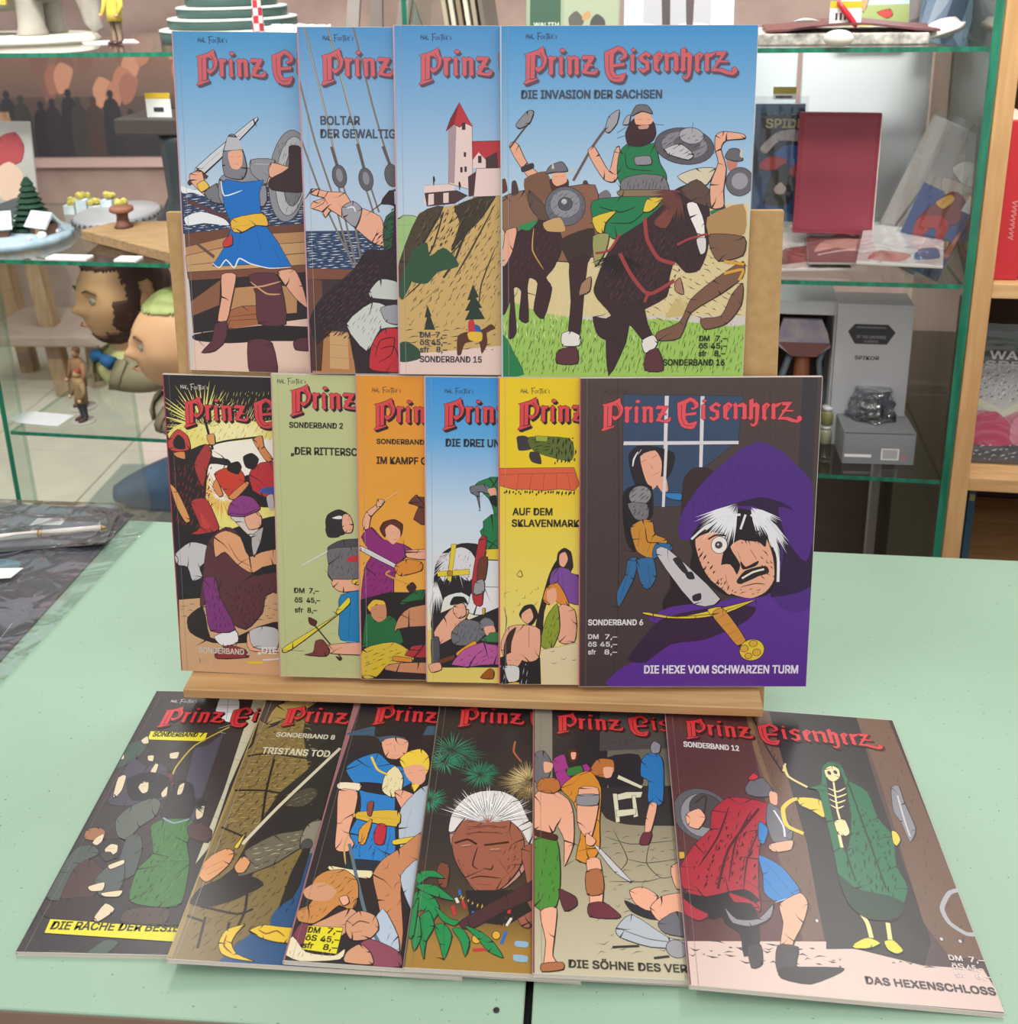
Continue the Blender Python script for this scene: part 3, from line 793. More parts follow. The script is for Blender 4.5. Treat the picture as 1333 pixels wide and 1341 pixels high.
ART[5]="""g e8c81c e8ca24 0 .3
g e8ca24 e6d468 .3 .7
g e6d468 e2d898 .7 1
s 3a3438 33,485 46,487 59,480 59,462 37,459 34,471
s 5a6a28 55,485 126,483 135,457 126,439 64,457
h 1e1c1e 1.5 85 2.8 95,483 137,485 137,434 97,429
h 1e1c1e .9 12 3.1 55,483 95,481 99,453 64,455
s 3a3438 57,457 73,455 77,434 60,438 55,448
fo 9aa83c 66,487 88,486 87,476 67,477
fo d9603e 2,426 135,428 145,396 136,384 109,387 82,384 55,386 28,386 2,393
l 3a1c18 .9 2,414 135,418
l 3a1c18 .7 15,415 10,388
l 3a1c18 .7 37,415 33,385
l 3a1c18 .7 60,415 56,385
l 3a1c18 .7 82,415 80,384
l 3a1c18 .7 104,415 104,386
l 3a1c18 .7 124,415 129,386
h 1e1a1c 1.6 80 2.6 4,386 140,384 136,372 6,374
h 1e1a1c .5 50 14.2 6,197 74,207 75,147 6,147
s 241f22 92,222 106,251 119,247 120,222 97,187 84,147 80,87 66,107 79,172
so 2a2226 106,242 108,264 119,274 131,266 135,237 124,222 111,222
s e8ab8e 111,261 121,266 126,252 119,237 111,242
so 7a4a9a 97,227 110,237 129,232 142,222 265,223 267,164 139,163 102,187 93,207
l 3c2050 .6 115,227 120,187
so d98838 81,172 88,197 106,207 120,187 130,158 107,167 97,187 93,162
s e8ab8e 89,190 104,195 106,172 97,162 89,172
so e8ab8e 102,137 116,163 139,153 144,123 140,87 112,87
so 8a9a30 77,82 88,137 107,165 112,137 112,107 98,72
h 3a4414 .7 75 3.8 84,112 107,157 109,97 89,77
f ddd0a8 79,71 144,87 269,88 272,-35 81,-37
l 3a342c .7 80,71 144,85
h 4a4238 .6 10 9.4 89,66 144,72 145,46 89,46
f 221e22 54,46 77,56 80,-26 57,-27
so 241f22 38,142 47,159 63,162 72,142 61,122 47,127
s e8ab8e 43,144 58,155 64,137 54,124 43,132
l 2a2220 .5 48,144 58,147
so e8ab8e 6,91 19,117 47,122 77,112 75,56 57,46 15,50 5,71
s 3a2824 10,81 19,106 33,117 24,86 22,56 10,56
l 3a2824 1 56,117 56,76
f 241f22 2,55 17,61 54,46 57,-29 2,-30
s e8ab8e 15,61 33,66 43,51 33,35 17,38
so d8d8d8 10,35 22,40 38,35 38,10 19,4
l 2a2220 .7 17,50 24,49
l 2a2220 .7 31,50 38,51
h 8aa0b8 1 80 3.8 3,40 12,40 12,-27 3,-27
h 8aa0b8 1 80 3.8 40,40 54,46 56,-27 40,-27
s d8b030 12,-1 38,4 40,-27 12,-27
l 4a4438 .6 10,157 15,132 12,106
l 4a4438 .6 33,221 40,230 44,219 38,217 33,221
t 30301c 35.3 5.8 13.1 168.7 AUF DEM
t 30301c 65.4 5.8 12.4 157.6 SKLAVENMARKT"""
ART[6]="""g 4d3f3d 42363a 0 1
l 2c2226 .6 66,592 70,384 71,141 63,5
l 2c2226 .6 330,590 334,476
l 2c2226 .5 18,592 18,191
h 3a2e30 .5 88 6.1 7,588 72,587 79,15 3,15
h 3a2e30 .5 88 6.1 278,586 365,586 394,430 282,476
f 38343c 386,592 412,592 411,397 385,430
fo 344a68 76,564 284,560 278,477 222,430 215,355 77,356
f d8d4d8 148,561 155,561 152,355 147,355
f d8d4d8 210,560 217,560 217,429 211,429
f d8d4d8 78,478 279,478 279,472 77,471
l 20202a .4 148,561 147,355
l 20202a .4 210,560 211,429
l 20202a .4 78,471 280,471
s 38282c 183,402 200,428 227,428 240,411 189,336 181,317
so 23202a 87,454 102,469 133,468 166,456 165,431 156,412 121,398 99,398 89,431
s e8ab8e 107,450 133,461 145,440 143,407 130,388 117,407
l e4e4e8 1.2 103,459 96,445 94,431
l e4e4e8 1.2 109,463 103,454
l 2a2226 .9 107,438 118,444
l 2a2226 .9 127,446 136,452
l 2a2226 .8 130,414 141,421
l 2a2226 .7 125,435 130,426
s e8ab8e 134,407 152,412 157,386 146,384
so 2f7fc0 153,381 181,380 180,367 157,372
f d8d4d8 150,473 155,473 152,355 147,355
so 1d1a20 79,384 104,398 128,393 131,341 118,327 96,317 101,269 85,288 78,336
eo 8a888c 108 377 10.0 9.0 -20
h 2a282e .8 40 3.0 86,393 128,391 124,355 86,355
so 77757a 86,363 122,360 122,331 100,332
h 2a282e .8 60 3.0 89,360 122,358 120,334 96,334
so c88a34 92,317 113,331 131,327 136,303 157,293 155,278 133,254 105,269 96,293
l 4a2e18 .8 109,312 105,279
l 4a2e18 .8 118,317 123,288 146,288
l 4a2e18 .8 132,298 123,269
so 2f6a9c 132,269 139,286 166,283 166,271 142,259 133,254
so 2f6a9c 88,254 106,257 99,215 73,161 69,191 84,225
so 2f6a9c 103,252 133,257 140,220 127,196 113,205
l 12304e .9 124,245 129,205
l 12304e .9 92,245 75,176
s 241c22 165,240 201,225 247,190 202,166 157,151 152,171 165,200
s 5a2f90 63,-3 81,40 127,66 158,121 126,136 166,161 248,171 419,190 426,-6
s 35203e 90,56 126,111 158,141 248,161 321,161 303,131 232,96 168,86 123,50
s 4e2a80 181,293 184,346 223,407 283,463 317,476 353,460 385,430 411,397 418,287 418,160 366,160 266,288
h 38205c .8 70 9.4 189,355 283,453 293,421 208,317
s 301c40 260,355 313,355 350,316 366,268 359,215 347,180 418,200 416,287 375,354 321,373
s 4e2a80 353,354 403,335 416,287 407,249 374,287
so 231c22 199,293 225,336 269,352 313,345 341,316 361,273 359,224 347,190 320,180 265,185 228,210 201,239 204,269
s e8ab8e 208,293 239,307 262,293 255,239 270,190 237,215 218,249
s e8ab8e 271,278 289,292 316,288 333,297 348,258 352,215 337,190 311,178 274,188 260,215 282,220 290,244
s e8ab8e 250,239 272,244 287,215 274,185 258,200
s 231c22 289,292 301,316 333,312 334,278 320,288
r e8eaee 1.6 282 362 46.8 26 -160 -95
r e8eaee 1.6 304 355 32.7 20 -75 -20
r e4e6ea 1.8 331 340 42.1 18 -80 -50
l e4e6ea 2 201,293 225,317 252,331
l e4e6ea 2.2 226,312 252,336 269,336
l e4e6ea 2.2 257,307 269,336 287,340
l e4e6ea 2 288,312 296,340
l e4e6ea 2.6 318,335 342,297 357,258 359,210
l e4e6ea 1.8 305,340 333,312 347,278
l d4d6da 1.2 332,335 355,307 365,283
h 231c22 1.6 60 5.1 204,288 236,259 265,190 228,210 203,249
h 231c22 1 110 3.7 288,316 333,307 334,278 289,278
h 231c22 1.1 70 4.7 255,230 283,190 265,188 246,210
h 231c22 .9 -50 5.1 321,278 352,268 350,210 327,220
h 231c22 .8 20 4.7 274,195 337,200 320,181 283,184
eo ece6e2 251 282 7.2 8.2 0
e 4a4448 250 282 3.4 3.6 0
e d8d8dc 249 283 0.9 1.0 0
l 231c22 1.6 231,293 244,301 262,300
l 231c22 1.4 302,303 322,308
so 231c22 290,251 300,239 322,251 317,242 295,235
l 231c22 1 307,273 319,254
so 2a2226 285,212 300,232 335,241 341,229 323,222 292,207
l ece6d8 1.8 294,217 313,229 333,235
l 231c22 .7 292,200 319,207 337,205
l 231c22 .7 285,268 290,254
l 231c22 .8 264,225 270,195
so c8c4c8 139,264 159,275 257,176 209,166
so 2c2a30 169,254 180,257 199,225 187,230
so 2c2a30 192,227 203,230 208,217 197,217
so 2c2a30 206,183 220,188 220,176 208,173
so e0c43c 116,151 135,149 180,141 248,156 320,175 267,148 212,138 158,139 121,146
so e0c43c 234,156 257,161 262,148 244,141
l 6a5418 .6 130,149 180,142 248,148 302,168
so d09040 242,146 262,158 305,96 291,83 268,111
l 6a3c18 .7 249,136 267,146
l 6a3c18 .7 258,121 281,131
l 6a3c18 .7 272,106 290,116
l 6a3c18 .7 284,91 302,101
eo e0c43c 317 75 11.4 10.6 -20
eo d8a838 303 78 3.7 3.5 0
eo d8a838 319 88 3.7 3.3 0
eo d8a838 326 70 3.7 3.5 0
eo d8a838 311 63 3.2 3.0 0
t e4dfe0 49.8 4.8 8.6 62.7 SONDERBAND 6
t d8d3d4 9.4 4.0 8.6 48.9 DM
t d8d3d4 10.8 4.0 24.2 48.8 7,–
t d8d3d4 7.6 4.0 8.7 41.3 öS
t d8d3d4 15.4 4.0 19.7 41.3 45,–
t d8d3d4 6.9 4.1 8.7 33.4 sfr
t d8d3d4 11.5 4.1 23.7 33.4 8,–
t e4dff0 140.9 6.9 60.5 14.0 DIE HEXE VOM SCHWARZEN TURM"""
ART[7]="""g 37302f 3a3334 0 .5
g 3a3334 343033 .5 1
h 4a4440 .6 65 20.4 -12,548 172,551 191,115 28,62
s e4e6e8 134,543 132,574 146,586 169,571 178,540 175,506 158,509 136,535
l 37302f 1 147,582 162,513
l 37302f .9 134,554 174,553
l 37302f .9 137,534 177,531
l d8dadc 1.2 155,487 177,498
l d8dadc 1.2 161,476 172,473
f c8c4a8 197,591 225,583 217,341 223,200 212,167 211,329
l 4a4a3c .8 202,452 226,445
l 4a4a3c .8 203,407 226,400
l 4a4a3c .8 206,347 221,341
l 4a4a3c .8 205,310 220,304
l 4a4a3c .8 211,268 226,262
f 4a4858 127,433 149,440 168,476 184,199 158,198
fo e2d72c 30,477 138,474 139,451 32,454
l b8a838 1.6 110,349 109,385 125,440 174,491
so 3c5048 -10,410 6,445 23,452 38,438 31,404 3,376
so d8c8a8 21,452 29,463 38,445 29,442
s d8c8a8 -3,410 3,413 7,403 2,402
so 454250 18,325 22,403 57,384 72,398 100,371 124,314 89,295 51,288 21,294
so d8c8a8 48,411 59,412 63,397 53,399
so d8c8a8 86,418 102,422 104,405 91,405
so d8c8a8 67,371 69,391 76,388 78,364
so 6a3038 90,345 104,371 120,339 103,320
so d8c8a8 23,312 15,357 28,360 34,325 29,309
s 26242a 32,351 62,371 104,358 119,314 60,301
so d8c8a8 59,333 63,348 74,344 80,323 72,318
r 2a2226 1 67 342 10.2 14 40 180
l 2a2226 .7 63,335 72,337
so d8c8a8 104,320 110,336 116,315 110,309
r 26242a 1 111 339 11.6 12 60 220
so 2c2528 119,314 125,352 152,340 170,297 171,267 137,260 120,272
s d8c8a8 133,317 130,338 137,344 140,320
l 2a2226 .6 132,331 137,333
so d8c8a8 176,285 189,291 193,266 184,261
r 2c2528 1.2 170 291 13.6 18 -40 140
so 5a6258 49,258 64,289 94,308 112,296 113,266 95,242 84,213 64,224
so 3c7038 113,242 129,260 173,261 187,244 185,210 203,167 215,91 182,83 133,94 123,154 137,187
l 8a98a8 1.6 127,263 149,252 172,261
h 1d3a1c 1.2 80 5.4 115,242 150,198 185,85 137,94
h 4a8a46 .9 80 7.5 135,243 178,244 210,95 179,90
h 23431f .8 70 10.2 121,242 174,244 206,95 147,99
l 23301f 1.2 147,171 201,172
l 23301f 1 137,243 146,209
so 4e3838 174,246 192,256 218,236 219,211 186,221
so 4a5250 89,164 82,219 101,225 116,197 122,144 101,133
so 9a6a44 12,217 9,234 25,240 41,232 45,212 23,212
s d8c8a8 33,218 41,225 44,211 39,202 30,207
l 2a2226 .6 36,214 40,217
so 49544e 3,96 -1,146 8,195 32,201 51,185 30,163 33,96
so 4a3434 25,96 22,152 39,174 74,148 80,122 64,73 42,77
so 2e2a2a 43,196 48,215 71,213 81,197 81,175 60,174
s d8c8a8 56,192 61,204 73,202 77,188 68,181
l 2a2226 .6 58,195 71,196
so 3c3a38 51,185 67,188 77,175 66,169
so 4e5856 64,132 77,164 98,164 110,133 109,103 84,102
so d8c8a8 74,161 94,173 98,164 81,153
so d8c8a8 59,119 81,128 85,112 67,110
so 382c2c 3,81 37,96 90,98 94,59 72,54 16,62
so d8c8a8 91,61 98,88 116,79 114,69 100,54
so d8c8a8 84,107 115,113 114,101 93,100
so 4e4038 135,55 138,79 198,81 200,52
h 2c2426 .9 75 8.2 130,79 200,76 199,57 137,60
l 6a6a60 .7 79,-1 105,22
l 6a6a60 .7 46,3 154,-3 217,3
s 4a5a50 106,0 124,23 145,19 131,-4
fo e2d72c 26,58 234,46 238,22 28,33
s 3a3336 1,0 3,38 40,1
t 4a4420 46.8 5.4 19.1 231.2 SONDERBAND 7
t 3c3820 120.8 6.0 16.9 19.9 DIE RACHE DER BESIEGTEN"""
ART[8]="""g 84703f 7a683c 0 1
f 2c2828 81,594 193,596 186,356 132,352 90,482
h 4e4028 1 50 12.9 -6,579 93,587 168,38 4,72
h b09a5c .8 8 5.2 11,434 123,443 118,255 12,247
h 3a3020 .8 60 7.1 -6,579 93,587 135,14 23,10
h 2a221c 1 75 11.0 -37,199 -9,246 11,330 30,435 102,428 99,300 67,218 42,75
h c0a868 .7 -20 8.4 4,557 85,579 115,435 9,441
l 1f1a1a 2 7,413 42,423 114,415
l 1f1a1a 2 -6,579 7,447 -6,426
l 1f1a1a 2 33,582 41,507 25,491
l 1f1a1a 2 2,329 55,333 111,325
l 1f1a1a 2 55,410 60,334 71,252 64,229
l 1f1a1a 2 119,416 132,397
l 1f1a1a 2 8,247 66,223
l 1f1a1a 2 89,288 139,280 155,287
l 1f1a1a 2 21,92 79,82 100,93
l 1f1a1a 2 82,130 89,87 84,50
l 1f1a1a 2 34,74 39,20
l 1f1a1a 2 71,67 78,18
l 1f1a1a 2 -15,80 37,65
so 4a3f38 3,511 -2,579 28,582 38,500
f 96824c -9,246 -1,342 7,330 1,170 8,58 8,1 3,5 4,96
so a08a50 19,498 26,551 83,586 98,564 49,515
f 262124 126,450 200,550 217,186 144,235 88,203 82,146 17,106 13,91 3,100 49,164 60,229 83,329 123,396
so 4a4438 99,300 110,332 133,346 149,335 134,303
h 8a8068 .7 35 5.8 93,324 142,346 142,304 100,295
l cfc8ae 3 51,214 90,300 165,446
l 3a342c .5 56,211 95,295 166,436
so e0c23c 40,208 48,233 51,239 47,206
so 6a6454 59,201 97,237 140,251 162,270 169,215 145,213 111,178 61,149 69,181
h c0b898 .8 20 5.5 63,201 137,245 140,213 77,166
h 23201f .8 35 7.8 63,201 137,245 142,207 78,161
so 8a8474 141,240 146,263 166,276 170,209 155,203 143,218
eo 4a4848 153 220 4.6 6.6 0
so d89864 -4,155 9,187 29,204 44,195 42,173 31,152 16,136
so d89864 51,169 58,190 73,181 70,160 59,157
l 5a3018 .8 8,161 28,178
l 5a3018 .8 15,151 35,168
so 262124 4,96 11,125 45,148 85,151 104,137 71,110 36,93
f 24507e 142,115 143,181 163,204 253,221 251,0 137,10 130,81
h 12263e 1.4 75 8.4 133,170 166,193 157,83 133,86
f 262124 154,116 160,141 161,214 149,213 140,160 137,100
f 24507e 75,1 93,33 110,52 163,42 243,43 251,0 85,-7
so e0bc34 66,31 71,54 96,65 88,50 85,32 97,15 125,4 92,7 75,14
so e0bc34 104,54 122,66 158,64 239,65 243,43 160,37 128,42
l 8a5018 1 74,45 75,27 90,15
l 8a5018 1 117,57 130,51 144,57 158,48
l 8a5018 1 91,33 88,24
t cfc8b4 53.0 4.9 22.1 233.6 SONDERBAND 8
t d0c9b0 60.1 6.8 14.6 210.9 TRISTANS TOD"""
ART[9]="""g 2c272b 2a262a 0 1
f 9c6a70 -3,600 14,599 2,291 1,58 -2,1 -5,5 -7,256
s 3c5a74 -1,470 24,486 54,499 102,496 148,507 431,526 430,508 132,481 107,462 71,452 54,471
h 20303c .7 8 4.9 0,487 148,504 152,473 4,467
so 27242a 54,471 51,520 58,535 106,539 145,528 133,471 86,477
so e8ab8e 68,459 91,471 116,463 116,430 100,414 81,420
l 2a2226 .9 76,449 87,454
l 2a2226 .9 99,453 110,454
l 2a2226 .7 92,451 96,434
l 2a2226 .7 91,424 105,425
so 2a80c8 17,382 32,409 66,428 93,402 130,392 138,362 112,329 131,198 117,186 64,184 50,239 59,284 51,330
so 2a2630 47,354 91,353 115,335 99,328 50,336
so f0e2c4 12,351 49,351 48,333 13,336
so e8ab8e 15,333 47,331 51,283 50,239 62,218 55,202 34,205 26,259
so e8dcb0 87,376 102,399 119,372 120,336 106,323 87,339
h 9a8e60 .6 80 4.3 88,370 115,372 116,330 94,334
l e8c84c 2 56,418 72,387 92,376
so e8ab8e 109,335 123,342 161,321 161,281 150,269 125,301
so f0d048 106,416 119,436 141,445 157,427 161,395 148,350 141,338 135,355 136,393 116,394
s e8ab8e 116,394 135,405 153,400 157,369 148,356 129,367
l 2a2226 .8 127,382 135,386
l 2a2226 .8 143,390 152,393
so b4c2d0 125,301 153,351 183,353 169,249 164,227 137,214 127,256
l 7a8aa0 .7 142,302 138,235
so d8b440 54,286 121,295 124,259 53,272
l 6a5018 .6 56,278 122,275
so d89a3c 65,251 82,272 79,220 68,221
so 8c4a40 68,308 78,311 79,280 72,282
so c03040 89,242 94,264 107,260 109,222 95,221
l 143a60 1 71,240 73,193
l 143a60 1 96,216 96,190
l 143a60 1 116,244 115,196
h 143a60 .7 75 8.0 58,245 119,250 120,192 68,187
so 23303c 60,187 117,186 120,166 56,166
so e8dcb0 33,172 68,167 100,167 98,152 78,153 32,164
so e0c440 122,231 158,242 157,231 126,221
so c88860 101,160 112,191 133,213 161,248 177,255 169,185 149,154 149,129 162,61 162,10 137,51 116,113
h 6a3a28 .6 60 12.2 109,160 157,215 152,52 131,68
so b4c4d4 144,163 168,195 172,98 153,130
so b4c4d4 112,49 126,99 156,52 162,10 134,4
h 5a7088 .6 80 7.3 114,58 150,69 158,10 122,7
l 5c7484 2.6 54,218 79,148 100,93 118,58 152,5
l c8a860 1.2 50,239 47,212 56,176
so c88a4c 13,133 16,148 29,161 56,166 79,148 87,115 82,91 61,99 46,79 30,64 7,67 1,85 15,95 20,110
s d09a78 2,122 14,135 29,139 52,126 44,107 25,105 9,109
l 2a2226 .9 22,130 34,135
l 2a2226 .8 9,97 19,95
h 6a4420 .7 55 5.5 18,158 74,153 78,109 49,121
h 7a5028 .7 70 5.5 8,95 50,98 36,69 10,67
so e8ab8e 58,113 69,118 75,105 67,99
so d09a78 47,75 77,95 90,87 82,68 75,46 24,55
so d09a78 77,73 93,92 117,85 126,63 116,45 91,40 79,55
l 5a3020 .8 86,64 96,74 112,71
l 5a3020 .8 88,53 103,57
so 7c3a4c 5,40 11,63 27,60 28,38 16,24
so 8c4a5c 97,26 116,45 160,27 167,2 112,2
so d09a78 87,4 87,21 103,35 120,23 127,3
s e4d8b8 -3,14 5,40 29,16 70,13 83,25 79,8 25,1
h 8a7a5c .6 80 5.5 -1,18 80,20 79,8 10,2
fo e2d72c 23,60 74,61 73,16 23,20
t 33301c 8.6 4.2 12.3 24.2 DM
t 33301c 10.1 4.2 26.5 24.7 7,–
t 33301c 7.8 4.1 12.1 17.7 öS
t 33301c 13.3 4.1 22.9 17.4 45,–
t 33301c 7.0 4.1 11.7 11.2 sfr
t 33301c 9.9 4.0 26.2 10.8 8,–"""
ART[10]="""g 2f2a2c 332d2c 0 .6
g 332d2c 4a3c2c .6 .8
g 4a3c2c a07c38 .8 .93
g a07c38 a07c38 .93 1
l 4a2c34 2 -2,443 39,432 67,428
r 2f8a66 1.1 34 442 25.9 34 0 360
r 1f6a50 1.1 56 427 22.8 30 0 360
r 2f8a66 1.1 87 385 18.9 34 0 360
r 3a9a74 .9 23 412 18.3 24 120 400
r 2f8a66 1.1 5 319 18.3 26 -120 130
r 1f6a50 1 100 398 12.2 20 0 360
r 9a8a5c 1.2 169 372 27.4 44 60 300
r d0bc88 .9 172 378 22.8 34 60 300
r 6a5a3c 1 176 354 18.3 24 90 270
l a8683c 1.8 145,473 143,446 157,421
so b88a78 45,248 59,282 92,296 135,287 173,257 198,237 178,204 162,173 140,147 117,138 93,139 72,167 58,196
so 9c5c48 50,238 68,283 105,291 143,282 165,245 162,193 143,157 124,139 97,139 76,162 58,196
so e0dedc 43,254 46,293 65,329 90,345 124,348 155,329 173,284 202,259 202,232 173,235 161,261 135,287 101,291 68,283 53,254
h 77747a .6 60 5.5 48,270 65,323 90,336 84,290
h 77747a .6 95 5.5 86,336 120,344 126,292 92,296
h 77747a .6 125 5.5 120,338 155,323 169,273 135,287
r f4f4f4 1.6 106 274 42.6 46 20 165
r 77747a .8 106 274 42.6 30 15 170
h f4f4f4 .8 75 9.1 57,316 133,345 135,299 52,271
l 3a1c18 2 55,229 75,238 90,229
l 3a1c18 2 102,228 120,232 141,237
l ece0d0 .9 66,224 80,228
l ece0d0 .9 111,220 127,222
l 3a1c18 .8 66,220 82,224
l 3a1c18 .8 111,216 129,218
l 3a1c18 .9 92,225 86,188 95,179
l 3a1c18 .9 103,182 115,180 118,190
l 3a1c18 1 84,160 99,166 131,164
l 3a1c18 .7 93,151 116,150
l 3a1c18 .7 62,197 76,162
l 3a1c18 .7 126,201 143,172
l 5a2c20 .6 73,264 110,269 136,265
h 3a1c18 .7 20 6.7 57,207 84,168 101,140 76,162
h 3a1c18 .7 70 6.1 137,233 161,234 158,183 136,147
h 3a1c18 .6 8 5.5 68,283 135,293 144,255 66,244
l 5a2c20 .6 70,250 103,255 132,254
h 5a2c20 .5 70 9.1 128,243 157,234 147,172 130,181
so 9c5c48 161,224 198,237 198,146 179,80 164,79 156,106 171,154
so 7a4632 32,174 38,190 51,181 50,141 38,145
f 262226 78,138 163,144 179,107 142,78 89,83
h c8a84c 1.2 80 3.7 67,133 95,116 133,113 151,143 150,131 133,102 95,102 69,119
h 8a6a30 1.1 80 4.0 104,80 134,82 149,105 153,92 135,68 109,67
l c03438 2.2 75,119 80,105
l 3068b0 2.2 69,138 71,128
l d8d4c8 2.2 65,123 69,114
l 3068b0 2.4 90,99 98,97
l c03438 2.4 61,109 66,91
l d8b83c 2.4 72,82 82,74
l 3068b0 2.4 142,69 136,47
l c03438 2.4 146,119 145,100
l d8d4c8 2 149,92 142,78
eo d8a838 100 53 3.3 3.9 0
eo d8a838 128 61 3.0 3.5 0
l c03438 2.4 96,34 118,37
so 4a2c30 74,82 140,133 198,175 198,141 141,105 90,68
so 1f8a4c -1,148 5,168 28,172 45,158 21,159 7,143
so 1f8a4c 1,143 31,145 64,118 40,122 17,130
so 1f8a4c -1,114 8,134 33,121 43,99 30,71 20,97 9,96
so 1f8a4c 34,107 59,86 74,82 67,73 48,81
so 1f8a4c 14,83 27,98 38,71 29,44 28,15 18,48
so 1f8a4c 5,60 13,88 21,52 13,26
so 1f8a4c 38,71 52,76 65,55 57,16 48,41
so 1f8a4c 64,68 79,69 91,48 86,22 77,47
so 1f8a4c 82,74 105,66 124,50 140,24 118,33 102,53
so 1f8a4c -1,82 10,120 10,52 2,51
l 0c4428 .6 5,160 37,162
l 0c4428 .6 9,129 34,107
l 0c4428 .6 51,72 57,21
l 0c4428 .6 19,83 28,23
l 0c4428 .6 94,68 129,33
s 8cb0c8 156,53 174,52 173,43 156,44
s 8cb0c8 154,30 173,29 173,19 155,20"""
ART[11]="""g 5e5a52 6e6858 0 .3
g 6e6858 a8a084 .3 .7
g a8a084 c0b89c .7 1
f 8a8478 2,589 38,592 34,374 2,346
f 2b272b 36,592 140,588 126,362 33,348
f 4a4644 126,587 685,613 655,517 118,453
h 28262a .6 4 8.9 129,582 398,594 375,470 122,463
h 28262a .6 86 16.2 129,582 398,594 375,470 122,463
s 2b272b 127,435 187,448 187,375 129,362
s 34302f 119,362 359,376 345,299 178,281 119,294
h 4a453c .7 15 13.7 99,269 238,277 210,50 86,20
l 3a3630 .6 116,254 157,241 229,253
l 3a3630 .6 148,210 177,204 225,214
l 3a3630 .6 129,271 148,210 129,180
l 3a3630 .6 187,250 177,204 197,176 227,185
l 3a3630 .6 116,165 168,167 197,176
l 3a3630 .6 168,167 158,125
l 3a3630 .6 91,108 123,97
fo d8d4b8 147,395 187,370 183,364 144,386
fo d8d4b8 134,345 157,355 185,357 181,344 159,340 136,333
fo d8d4b8 134,350 142,350 142,287 135,285
fo d8d4b8 166,347 172,348 173,301 165,298
fo d8d4b8 137,312 171,318 169,305 137,297
so 6a6a72 2,437 19,447 32,420 28,383 9,364 1,381
s e8ab8e 19,419 35,415 31,397 20,393
so a03488 35,425 55,440 64,403 94,419 99,401 66,367 47,357 38,392
so 38783c 57,403 84,414 86,395 63,385
so 4a2820 62,450 72,457 82,446 77,423 64,420
s e8ab8e 67,445 76,446 74,430 68,429
so e8ab8e 2,337 28,356 59,332 67,299 65,235 49,190 50,242 39,273 32,257 3,263
so b87038 6,359 15,378 41,379 47,357 34,344 12,347
so 4a8a38 1,240 38,246 43,175 36,115 3,113
h 234a1c .7 85 8.1 4,232 41,234 36,122 4,120
so 4a2824 1,263 38,253 35,241 1,251
so e8ab8e 11,104 36,112 32,60 29,29 39,11 16,7 19,53
so a86a44 13,16 42,20 43,8 14,3
so 5c3038 39,146 64,134 66,117 47,106
so d08a30 47,357 73,390 99,401 116,362 109,285 106,230 90,199 67,205 77,260 68,324
h 6a4414 .7 70 8.9 53,358 110,361 99,215 73,228
so b87038 99,405 114,432 140,431 141,403 127,387 108,390
s e8ab8e 122,411 139,412 134,389 123,387
so e8ab8e 78,359 110,361 109,318 95,253 83,252 72,283
so 8c8c92 75,343 110,346 107,322 74,320
so e8ab8e 86,260 101,245 94,233 84,237
so c4c4c8 97,234 106,230 151,166 126,183
so e8ab8e 84,206 105,207 107,150 102,115 86,115 85,163
so a86a44 82,181 106,187 107,143 82,138
so 6a2f3a 83,121 106,126 129,104 123,97 84,98
so 2a76b8 189,430 200,449 217,455 228,432 217,333 192,332 197,384 185,393
so 8c8c94 209,469 217,484 228,475 224,455 211,452
so e8ab8e 195,332 207,328 190,266 180,266 185,298
so 6a2f3a 177,265 192,266 184,242 169,241
so 2a282c 137,131 163,119 203,128 205,101 172,99 146,111
so e8ab8e 146,149 167,157 188,141 174,113 153,125
so e8ab8e 174,119 193,141 222,149 244,144 239,103 188,94
so 6a6a72 183,93 213,115 238,96 234,70 192,75
so b0b8c0 121,80 146,106 196,68 233,64 232,52 168,51 126,65
l 5a6068 .7 130,78 169,64 217,60
eo 9a9aa0 205 50 7.5 7.5 0
so e8ab8e 214,199 254,216 246,158 218,156
l 2a282c 2 114,48 152,52
l 2a282c 2 171,33 193,37
t 33302c 82.3 5.4 25.5 5.9 DIE SÖHNE DES VER"""
